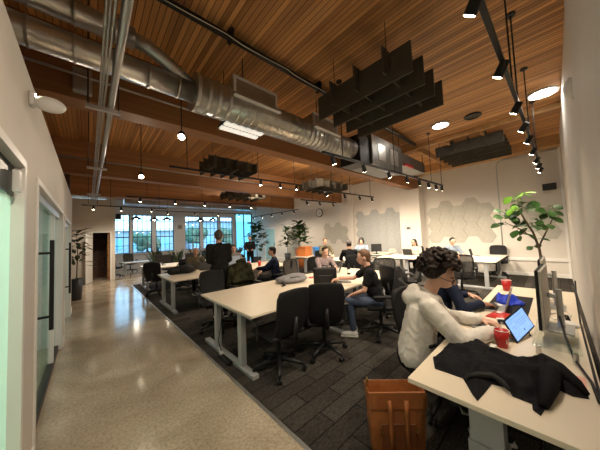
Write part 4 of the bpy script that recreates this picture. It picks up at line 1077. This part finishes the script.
person('person in a grey cap and black top seen from behind', (5.9, 4.25, Z0), face(.6, .8), hip=.58, lean=.10, pitch=.1, hands=((.15, .44, .80), (-.15, .44, .80)), top='clothblack', topname='sweater', hair='cap', hairm='hairdark', vox=.016)
person('dark-haired woman in a pale collar facing forward before the blue-grey panels', (8.1, 5.25, Z0), face(-.9, -.42), hip=.60, lean=.1, pitch=.2, hands=((.15, .44, .80), (-.15, .44, .80)), skin='skinlight', top='clothblue', topname='blouse', hair='bob', hairm='hairblack', vox=.016)
person('woman with long dark hair and a cream blouse at the white table', (9.45, 3.70, Z0), face(-.95, .1), hip=.48, lean=.15, pitch=.35, yaw=.2, hands=((.15, .44, .80), (-.15, .44, .80)), skin='skinlight', top='clothcream', topname='blouse', hair='long', hairm='hairblack', vox=.016)
person('man with glasses in a light blue shirt at the back right table', (9.3, 2.5, Z0), face(-.7, -.7), hip=.52, lean=.2, pitch=.4, hands=((.15, .44, .80), (-.15, .44, .80)), skin='skinlight', top='clothblue', topname='shirt', hair='short', hairm='hairblack', glasses=True, vox=.016)
person('person in black standing far back near the tinted glazing', (5.85, 10.1, Z0), face(-.5, -.8), 'stand', s=.97, lean=.05, pitch=.2, hands=((.14, .25, 1.05), (-.14, .25, 1.05)), top='clothblack', topname='jacket', legs='clothblack', hair='short', hairm='hairblack', vox=.018)
person('person in dark grey sitting far back beside the standing one', (5.05, 10.85, Z0), face(.5, -.8), hip=.52, lean=.2, pitch=.3, hands=((.2, .4, .75), (-.2, .4, .75)), top='clothdark', topname='sweater', hair='short', hairm='hairblack', vox=.018)
# ================================================================ things on the desks
DT = .741      # desk top height
def screen_mat(name, seed, bright, tint):
    m = bpy.data.materials.new(name); m.use_nodes = True
    nt = m.node_tree; N = nt.nodes.new; L = nt.links.new; b = nt.nodes['Principled BSDF']
    tc = N('ShaderNodeTexCoord'); br = N('ShaderNodeTexBrick'); br.inputs['Scale'].default_value = 1.0
    br.inputs['Brick Width'].default_value = .05; br.inputs['Row Height'].default_value = .016; br.inputs['Mortar Size'].default_value = .003
    br.inputs['Color1'].default_value = (*[c*.75 for c in tint], 1); br.inputs['Color2'].default_value = (*tint, 1); br.inputs['Mortar'].default_value = (*tint, 1)
    L(tc.outputs['Object'], br.inputs['Vector']); L(br.outputs['Color'], b.inputs['Emission Color']); b.inputs['Emission Strength'].default_value = bright
    b.inputs['Base Color'].default_value = (.02,.02,.02,1); b.inputs['Roughness'].default_value = .2
    return m
SCR = screen_mat('lit_screen', 1, .62, (.30, .52, 1.0))
def laptop(label, loc, rz, tilt=1.9, w=.31, d=.215, m='laptop', scr=None, s=1.0):
    t = thing('laptop', label, 'laptop', loc, rz)
    MB().bb(-w/2, w/2, 0, d, 0, .014).build('base', MT[m], t, .004)
    MB().bb(-w/2+.02, w/2-.02, .06, d-.02, .014, .016).build('keyboard', MT['black'], t)
    # lid hinged at y = 0 (the back edge); keyboard runs toward +Y, tilt measured from the base
    a = Matrix.Translation((0, 0, .014)) @ Matrix.Rotation(tilt, 4, 'X')
    l = MB().box((0, d/2, .003), (w, d, .007), mtx=a).build('lid', MT[m], t, .002)
    so = MB().box((0, 0, -.0006), (w-.02, d-.02, .001)).build('screen', scr or MT['black'], l)
    so.matrix_local = a @ Matrix.Translation((0, d/2, -.0006))
    return t
def cup(label, loc, m='red', s=1.0, h=.115):
    t = thing('paper_cup', label, 'cup', loc, 0)
    MB().lathe([(0, 0), (.030*s, 0), (.043*s, h*s), (.040*s, h*s), (.028*s, .006), (0, .006)], n=28).build('cup_body', MT[m], t).data.shade_smooth()
    r = [(.0425*s + .0028*math.cos(a), h*s + .0028*math.sin(a)) for a in [i*PI/4 for i in range(9)]]
    MB().lathe(r, n=28, caps=False).build('rim', MT['white'], t, smooth=True)
    return t
t = cup('red paper cup with white marks standing before the tilted tablet screen', (2.225, .312, DT), 'red', 1.05)
g = MB()
for dx, hh in ((-.006, .03), (.006, .034)):
    g.box((0, 0, 0), (.004, .002, hh), mtx=Matrix.Translation((-.032, -.020+dx*1.6, .052)) @ Matrix.Rotation(-1.0, 4, 'Z'))
g.build('white_mark', MT['white'], t)
cup('red paper cup at the far end of the long desk', (4.25, .50, DT), 'red', 1.25)
t = thing('tablet', 'tablet with a bright blue screen leaning against the clear riser beside the red cup', 'tablet', (2.365, .245, DT))
ux = Vector((.275, -.075, .055)); uy = Vector((.07, .03, .125)); wz = ux.cross(uy).normalized(); uy2 = wz.cross(ux.normalized())
tm = Matrix((ux.normalized(), uy2, wz)).transposed().to_4x4(); tm.translation = ux*.5 + uy2*uy.length*.5 + Vector((0,0,.012))
o = MB().box((0, 0, 0), (ux.length+.024, uy.length+.024, .009)).build('tablet_body', MT['black'], t, .003); o.matrix_local = tm
sm = -1 if wz.x > 0 else 1
o2 = MB().box((0, 0, sm*.0056), (ux.length, uy.length, .0012)).build('screen', SCR, t); o2.matrix_local = tm
MB().tube([(.14, -.03, .07), (.20, -.05, .035), (.22, -.06, .003)], .006, 6).build('kickstand', MT['black'], t, smooth=True)
# monitors and their clear stands
def monitor(label, loc, rz, w=.58, h=.36, lift=.12, back='monback'):
    t = thing('monitor', label, 'monitor', loc, rz)
    MB().box((0, 0, lift+h/2), (w, .018, h)).build('panel', MT['black'], t, .004)
    MB().box((0, -.016, lift+h/2), (w-.01, .020, h-.01)).build('back_cover', MT[back], t, .008)
    MB().box((0, .0095, lift+h/2), (w-.02, .001, h-.02)).build('screen', MT['black'], t)
    MB().cyl((0, -.09, .012), (0, -.09, lift+h*.62), .019, n=20).build('stand_post', MT['steel'], t)
    MB().box((0, -.055, lift+h*.5), (.03, .05, .035)).build('mount', MT['legmetal'], t, .006)
    MB().box((0, -.07, .006), (.24, .17, .012)).build('stand_base', MT['steel'], t, .004)
    return t
monitor('silver-backed monitor turned edge-on, the nearest on the desk', (2.64, .105, DT+.082), -.045, .48, .43, .03)
monitor('dark-edged monitor further along the desk, below the fiddle leaf fig', (3.65, .13, DT), face(.02, 1), .56, .36, .16)
t = thing('monitor_riser', 'clear acrylic riser under the nearest monitor', 'monitor stand', (2.50, .045, DT))
MB().box((0, 0, .074), (.62, .22, .012)).build('shelf', MT['acrylic'], t, .003)
for x in (-.27, .27):
    for y in (-.08, .08): MB().cyl((x, y, 0), (x, y, .068), .013, n=14).build('leg', MT['steel'], t)
t = thing('power_adapter', 'white power adapter with a black plug by the monitor post', 'power adapter', (3.05, -.04, DT), .3)
MB().bb(-.06, .06, -.03, .03, 0, .03).build('brick', MT['white'], t, .008); MB().tube([(.06,0,.02), (.10,.0,.06), (.13,-.02,.05), (.14,-.04,.0)], .009, 8).build('cord', MT['black'], t, smooth=True)
tag(MB().tube([(2.55, .02, DT+.20), (2.42, .0, DT+.10), (2.25, -.03, DT+.02), (2.0, -.08, DT+.012), (1.80, -.09, DT+.010)], .007, 8).build('monitor_cable', MT['black'], None, smooth=True), 'black cable looping down from the nearest monitor to the desk', 'cable')
tag(MB().tube([(3.6, -.10, DT+.30), (3.3, -.09, DT+.20), (3.0, -.09, DT+.05), (2.6, -.095, DT+.012), (2.1, -.095, DT+.012), (1.7, -.098, DT+.012), (1.45, -.10, DT+.012)], .006, 8).build('power_cable', MT['black'], None, smooth=True), 'thick black cable along the wall edge of the near desk', 'cable')
tag(MB().tube([(3.45, .02, DT+.006), (3.3, .10, DT+.006), (3.15, .06, DT+.006), (3.2, -.02, DT+.006), (3.4, -.05, DT+.006), (3.6, .0, DT+.006)], .006, 6).build('white_cable', MT['white'], None, smooth=True), 'white cable coiled on the desk between the two monitors', 'cable')
t = thing('desk_mat', 'black desk mat under the blue cloth', 'mat', (3.55, .40, DT), 0)
MB().bb(-.42, .42, -.17, .17, 0, .005).build('sheet', MT['bagdark'], t, .002)
def crumple(name, label, cat, loc, rz, sx, sy, sz, m, seed, group=None):
    rs = random.Random(seed); ph = [(rs.uniform(3, 9), rs.uniform(3, 9), rs.uniform(0, 6)) for _ in range(5)]
    def fn(u, v):
        a = (u-.5)*2; b = (v-.5)*2; r = max(abs(a), abs(b)); e = max(0, 1-r**4)
        z = e*(.55 + .45*sum(math.sin(p*a+q*b+o) for p, q, o in ph)/3)
        k = 1 - .12*math.sin(3*math.atan2(b, a)+seed)
        return (a*sx*k*math.sqrt(1-.4*b*b), b*sy*k*math.sqrt(1-.4*a*a), .004 + max(0, z)*sz)
    t = thing(name, label, cat, loc, rz, group)
    MB().sheet(fn, 22, 18, .004).build('cloth', MT[m], t, smooth=True)
    return t
crumple('blue_cloth', 'crumpled bright blue cloth on the black desk mat', 'cloth', (3.62, .42, DT+.006), .3, .20, .12, .085, 'blue', 4)
t = thing('earphones', 'white earphones case on the black desk mat beside the blue cloth', 'earphones', (3.32, .46, DT+.006), .4)
MB().ell((0,0,.014), (.035,.025,.014), 16, 10).build('case', MT['white'], t, smooth=True); MB().tube([(.03,0,.01), (.08,.03,.006), (.10,-.02,.006), (.14,.01,.006)], .004, 6).build('cord', MT['white'], t, smooth=True)
t = thing('snack_bag', 'red snack packet lying before the black desk mat', 'snack', (2.98, .42, DT), -.2)
def pk(u, v):
    a = (u-.5)*2; b = (v-.5)*2; return (a*.11, b*.075, .008 + .03*max(0, (1-a*a)*(1-b*b)) + .003*math.sin(9*a))
MB().sheet(pk, 14, 10, .006).build('packet', MT['redlid'], t, smooth=True); MB().bb(-.035, .03, -.02, .02, .036, .040).build('label_patch', MT['white'], t)
t = thing('candy_box', 'small white and purple wrapper by the keyboard', 'snack', (2.78, .38, DT), .4)
MB().bb(-.05, .05, -.03, .03, 0, .03).build('box', MT['paper'], t, .006); MB().bb(-.05, .0, -.031, .031, .004, .031).build('band', MT['clothnavy'], t)
t = thing('keyboard', 'grey keyboard under the hands of the man in the hoodie', 'keyboard', (2.47, .43, DT), math.atan2(-.7, -.72)+.1)
MB().bb(-.19, .19, -.06, .06, 0, .016).build('case', MT['laptop'], t, .004)
for r_ in range(4): MB().bb(-.18, .18, -.052+r_*.027, -.030+r_*.027, .016, .021).build('key_row', MT['legmetal'], t, .002)
t = thing('computer_mouse', 'black computer mouse by the hoodie sleeve', 'mouse', (2.62, .47, DT), .4)
MB().ell((0,0,.016), (.032,.055,.020), 16, 10).build('shell', MT['black'], t, smooth=True); MB().cyl((-.004,.03,.034), (.004,.03,.034), .008, n=12).build('wheel', MT['legmetal'], t)
tag(MB().bb(-.08, .08, -.05, .05, 0, .002).build('sticky_note', MT['salmon'], None), 'salmon pink paper slip on the desk near the riser', 'paper').location = (1.98, -.01, DT)
t = thing('folded_card', 'small cream card lying in front of the tilted laptop', 'card', (2.02, .28, DT), .5); MB().bb(-.05, .05, -.03, .03, 0, .003).build('card', MT['paper'], t)

# black jacket thrown over the near desk
from mathutils import geometry
JO = [(1.86,.60), (2.00,.60), (2.15,.555), (2.16,.46), (2.10,.36), (2.055,.28), (2.02,.20), (2.03,.10), (1.975,.04), (1.90,.02), (1.865,-.055), (1.825,-.06), (1.80,-.005), (1.82,.035), (1.715,.072), (1.63,.08), (1.52,.098), (1.545,.125), (1.595,.13), (1.60,.20), (1.665,.225), (1.65,.29), (1.44,.315), (1.48,.345), (1.605,.415), (1.60,.56), (1.72,.61)]
t = thing('black_jacket', 'black jacket thrown down over the near end of the long desk', 'jacket', (1.78, .26, DT), 0)
P2 = []
for i, p in enumerate(JO):
    q = JO[(i+1) % len(JO)]; n = max(1, int((Vector(q)-Vector(p)).length/.02))
    for k in range(n): P2.append(Vector(p).lerp(Vector(q), k/n))
def inside(x, y):
    c = False; j = len(JO)-1
    for i in range(len(JO)):
        (xi, yi), (xj, yj) = JO[i], JO[j]
        if (yi > y) != (yj > y) and x < (xj-xi)*(y-yi)/(yj-yi)+xi: c = not c
        j = i
    return c
IN = []
gx = 1.43
while gx < 2.2:
    gy = -.08
    while gy < .64:
        q = Vector((gx + (.006 if int(gy*1000/13) % 2 else 0), gy))
        if inside(q.x, q.y) and min((q-b_).length for b_ in P2) > .009: IN.append(q)
        gy += .013
    gx += .013
ne = len(P2)
r_ = geometry.delaunay_2d_cdt(P2 + IN, [(i, (i+1) % ne) for i in range(ne)], [], 0, 1e-5)
tri = [f for f in r_[2] if inside(sum(r_[0][i].x for i in f)/3, sum(r_[0][i].y for i in f)/3)]
HUMP = [(1.93, .09, .085, .10), (1.76, .16, .060, .09), (2.05, .47, .050, .12), (1.84, .30, .045, .12), (1.70, .50, .020, .10), (1.96, .28, .04, .08)]
vs = []
for q in r_[0]:
    e = min((q-b_).length for b_ in P2); k = 1 - math.exp(-(e/.020)**1.2)
    z = .016 + sum(a_*math.exp(-((q.x-hx)**2+(q.y-hy)**2)/(w_*w_)) for hx, hy, a_, w_ in HUMP)
    n1 = noise.noise(Vector((q.x*9+q.y*5, q.y*13-q.x*4, 1.3))); n2 = noise.noise(Vector((q.x*24, q.y*24, 5)))
    z += .022*(.5-abs(n1)*2) + .009*n2
    vs.append((q.x-1.78, q.y-.26, .003 + max(.003, z)*k))
nv = len(vs)
m = MB().add(vs + [(x, y, .001) for x, y, z in vs], [tuple(f) for f in tri] + [tuple(i+nv for i in reversed(f)) for f in tri] + [((i+1) % ne, i, i+nv, (i+1) % ne+nv) for i in range(ne)])
m.build('jacket_body', MT['jacket'], t, smooth=True)
c1 = MB().tube([(-.20, .13, .030), (-.15, .09, .036), (-.10, .03, .034), (-.13, -.02, .03), (-.17, -.05, .024)], [.012, .017, .018, .015, .009], 8)
c1.build('collar', MT['bagdark'], t, smooth=True)
c2 = MB().tube([(.15, -.20, .075), (.06, -.19, .070), (-.06, -.185, .050), (-.20, -.17, .022)], [.03, .045, .040, .020], 12); c2.build('sleeve', MT['jacket'], t, smooth=True)
c3 = MB().tube([(.20, -.15, .075), (.16, -.22, .06), (.10, -.28, .035), (.06, -.315, .015)], [.04, .042, .030, .012], 12); c3.build('sleeve', MT['jacket'], t, smooth=True)
MB().box((0, 0, 0), (.055, .03, .003)).build('label_tag', MT['paper'], t).location = (.17, .06, .098)

# tan leather tote on the carpet at the desk end
t = thing('leather_tote', 'tan leather tote bag with straps standing at the end of the near desk', 'bag', (1.66, .875, Z0), math.atan2(.74, .67)-PI/2-.05)
hb = .47
def wallf(w, d, z):
    k = [(-w, -d), (w, -d), (w, d), (-w, d)]; return [(x, y, z) for x, y in k]
v0 = wallf(.175, .065, 0); v1 = wallf(.20, .075, hb); v2 = wallf(.192, .067, hb); v3 = wallf(.168, .058, .01)
mb = MB().add(v0+v1+v2+v3, [(0,3,2,1)] + [(i, (i+1) % 4, 4+(i+1) % 4, 4+i) for i in range(4)] + [(4+i, 4+(i+1) % 4, 8+(i+1) % 4, 8+i) for i in range(4)] + [(8+i, 8+(i+1) % 4, 12+(i+1) % 4, 12+i) for i in range(4)] + [(12,13,14,15)])
mb.build('bag_body', MT['leather'], t, .012, smooth=True)
MB().box((0, -.079, hb-.055), (.402, .012, .115)).build('top_band', MT['leather'], t, .004)
MB().box((0, -.073, .13), (.24, .012, .25)).build('front_pocket', MT['leatherdark'], t, .006)
for x in (-.055, .055):
    s_ = MB().tube([(x, -.080, .01), (x, -.086, .20), (x, -.088, .34), (x*1.05, -.085, .42)], .016, 6); s_.build('strap', MT['leather'], t, smooth=True)
for x in (-.12, .12): MB().cyl((x, -.078, .21), (x, -.088, .21), .009, n=14).build('rivet', MT['brass'], t)
MB().tube([(-.19, .0, hb-.01), (-.195, .01, hb+.03), (-.185, .02, hb+.05), (-.18, .01, hb+.02)], .006, 6).build('zip_pull', MT['brass'], t, smooth=True)

# on the cream tables
t = thing('grey_backpack', 'grey backpack lying flat on the near cream table', 'backpack', (2.86, 3.42, .741), -.35)
b = MB().ell((0, 0, .065), (.31, .20, .075), 20, 12).ell((.06, -.02, .10), (.21, .15, .065), 18, 10).ell((-.20, .03, .055), (.12, .14, .055), 14, 8)
b.blob('pack_body', MT['baggrey'], t, .012, 3)
MB().tube([(-.2, -.12, .06), (-.26, -.18, .03), (-.22, -.25, .012), (-.30, -.30, .010)], .012, 6).build('strap', MT['bagdark'], t, smooth=True)
MB().tube([(-.1, -.16, .112), (.08, -.165, .122), (.24, -.09, .10)], .006, 6).build('zip', MT['bagdark'], t, smooth=True)
t = thing('black_backpack', 'black bag standing on the cream table behind the broad-backed chair', 'bag', (3.05, 2.75, .741), -.72)
MB().box((0, 0, .15), (.40, .13, .30)).build('bag_body', MT['bagdark'], t, .03, smooth=True, seg=4)
MB().box((0, -.075, .10), (.26, .04, .16)).build('front_pocket', MT['bagdark'], t, .015)
MB().tube([(-.05, 0, .29), (-.04, 0, .33), (.04, 0, .33), (.05, 0, .29)], .009, 6).build('handle', MT['black'], t, smooth=True)
laptop('open silver laptop in front of the man in the checked shirt', (4.28, 3.42, .741), math.atan2(.35, .94)+.35, 1.95, .33, .23)
laptop('closed-angle grey laptop by the red snack at the front of the cream table', (3.55, 2.62, .741), .9, .12, .33, .23)
t = thing('water_bottle', 'dark bottle with white label standing before the black T-shirt', 'bottle', (4.15, 3.05, .741)); MB().lathe([(0,0), (.036,0), (.037,.13), (.018,.17), (.018,.20), (0,.20)], n=20).build('bottle_body', MT['clothdark'], t).data.shade_smooth(); MB().cyl((0,0,.04), (0,0,.11), .0375, n=20).build('label_wrap', MT['paper'], t); MB().cyl((0,0,.20), (0,0,.225), .020, n=16).build('cap', MT['black'], t)
t = thing('snack_tray', 'red snack packet on the cream table before the checked shirt', 'snack', (3.72, 2.90, .741), .4)
MB().sheet(pk, 14, 10, .006).build('packet', MT['redlid'], t, smooth=True); MB().bb(-.03, .03, -.015, .015, .034, .040).build('label_patch', MT['white'], t)
t = thing('snack_tray', 'red and white snack packet next to the grey backpack', 'snack', (3.45, 3.42, .741), -.3)
MB().sheet(pk, 14, 10, .006).build('packet', MT['redlid'], t, smooth=True); MB().bb(-.08, -.03, -.03, .03, .012, .034).build('label_patch', MT['white'], t)
t = thing('lime_folder', 'lime green folder near the elbow of the black T-shirt', 'folder', (4.02, 2.78, .741), .5); MB().bb(-.12, .12, -.05, .05, 0, .008).build('folder', MT['limegreen'], t, .003)
# camouflage coat hung over its chair
t = thing('camouflage_coat', 'camouflage coat draped over a chair back across the cream table', 'coat', (2.44, 4.66, Z0), face(.1, -1))
c = MB()
for a in range(-4, 5): c.cap((a*.055, -.0 - abs(a)*.006, 1.06 - abs(a)*.012), (a*.062, -.035, .52), .042, .055, 10).cap((a*.055, .0, 1.06 - abs(a)*.012), (a*.06, .13, .72), .042, .045, 10)
for q in (-1, 1): c.cap((q*.23, .0, .98), (q*.30, .03, .62), .065, .05, 12)
c.blob('coat_body', MT['camo'], t, .016, 3)
MB().tube([(-.10, .02, 1.10), (0, .04, 1.13), (.10, .02, 1.10)], .035, 8).build('collar', MT['camo'], t, smooth=True)
# second row
cup('red paper cup on the second row, left one beside the man in navy', (3.62, 6.35, .741), 'red', 1.35)
cup('red paper cup on the second row, right one beside the man in navy', (3.90, 6.20, .741), 'red', 1.35)
t = thing('black_duffel', 'black soft bag piled on the aisle end of the second row', 'bag', (1.85, 6.75, .741), .2)
MB().cap((-.28, 0, .10), (.28, 0, .12), .10, .12, 14).ell((.1, -.08, .10), (.22, .14, .10), 14, 10).blob('bag_body', MT['bagdark'], t, .016, 3)
MB().tube([(-.15, 0, .20), (-.1, -.04, .30), (.1, -.04, .31), (.15, 0, .22)], .012, 6).build('handle', MT['black'], t, smooth=True)
laptop('dark laptop open before the bald man', (2.55, 7.02, .741), PI, 1.9, .34, .23, 'black')
laptop('pale laptop open before the woman in grey', (3.75, 6.95, .741), PI+.2, 1.9, .34, .23)
laptop('grey laptop open before the dark-haired person in navy', (3.25, .40, DT), math.atan2(-.3, -.9)-.3+PI, 1.8, .32, .22)
t = thing('desktop_monitor', 'bluish monitor between the woman in grey and the man in navy', 'monitor', (3.25, 6.55, .741), .3)
MB().box((0, 0, .22), (.44, .02, .26)).build('panel', MT['clothblue'], t, .004); MB().cyl((0, .02, .01), (0, .02, .2), .015, n=10).build('post', MT['black'], t); MB().cyl((0, .02, 0), (0, .02, .012), .09, n=20).build('foot', MT['black'], t)
# third row
for k, (x, y) in enumerate(((2.05, 9.9), (3.0, 9.7), (4.0, 9.8))):
    t = thing('desktop_monitor', 'dark monitor on the third row, %s from the aisle' % ('first', 'second', 'third')[k], 'monitor', (x, y, .741), .2*k, 'monitors of the third row')
    MB().box((0, 0, .24), (.5, .02, .29)).build('panel', MT['black'], t, .004); MB().cyl((0, .02, .01), (0, .02, .2), .018, n=10).build('post', MT['black'], t); MB().cyl((0, .02, 0), (0, .02, .012), .1, n=20).build('foot', MT['black'], t)
# far tables
t = thing('desktop_monitor', 'black monitor beside the woman before the blue-grey panels', 'monitor', (8.85, 5.05, .741), -.9)
MB().box((0, 0, .26), (.42, .02, .32)).build('panel', MT['black'], t, .004); MB().cyl((0, .02, .01), (0, .02, .2), .018, n=10).build('post', MT['black'], t); MB().cyl((0, .02, 0), (0, .02, .012), .1, n=20).build('foot', MT['black'], t)
laptop('dark laptop before the woman with long hair', (8.8, 3.75, .741), -PI/2, 1.9, .34, .23, 'black')
laptop('white laptop before the man with glasses', (9.1, 1.85, .741), PI, 1.8, .34, .23, 'white')
t = thing('storage_bin', 'bright blue bin on the white table by the brown-haired person', 'bin', (7.35, 6.98, .741), .3)
MB().lathe([(0, 0), (.20, 0), (.26, .36), (.245, .36), (.19, .02), (0, .02)], n=4).build('bin_body', MT['skyblue'], t); MB().lathe([(.25, .34), (.285, .34), (.285, .37), (.25, .37)], n=4, caps=False).build('rim', MT['skyblue'], t)
t = thing('planter_box', 'orange planter box at the end of the white table near the clock wall', 'planter', (7.0, 7.4, .741), .2)
MB().bb(-.24, .24, -.18, .18, 0, .40).build('box', MT['orange'], t, .01); MB().bb(-.26, .26, -.20, .20, .37, .41).build('rim', MT['orange'], t, .004)
for k in range(4):
    t = thing('cable_bundle', 'tangle of pale cables on the white table, %s from the pale column' % ('nearest', 'second', 'third', 'furthest')[k], 'cables', (9.0+.26*k, 5.2+.13*k, .741), .5*k, 'cable tangles on the white table')
    MB().tube([(.12*math.cos(a*1.3)*(1+.2*math.sin(a)), .09*math.sin(a), .012+.012*math.sin(a*2)) for a in [i*.4 for i in range(30)]], .009, 6).build('cable', MT['paper' if k % 2 else 'legmetal'], t, smooth=True)
tag(MB().bb(-.16, .16, -.11, .11, 0, .03).build('book', MT['redlid'], None, .004), 'red book on the white table beside the blue bin', 'book').location = (7.75, 7.2, .741)
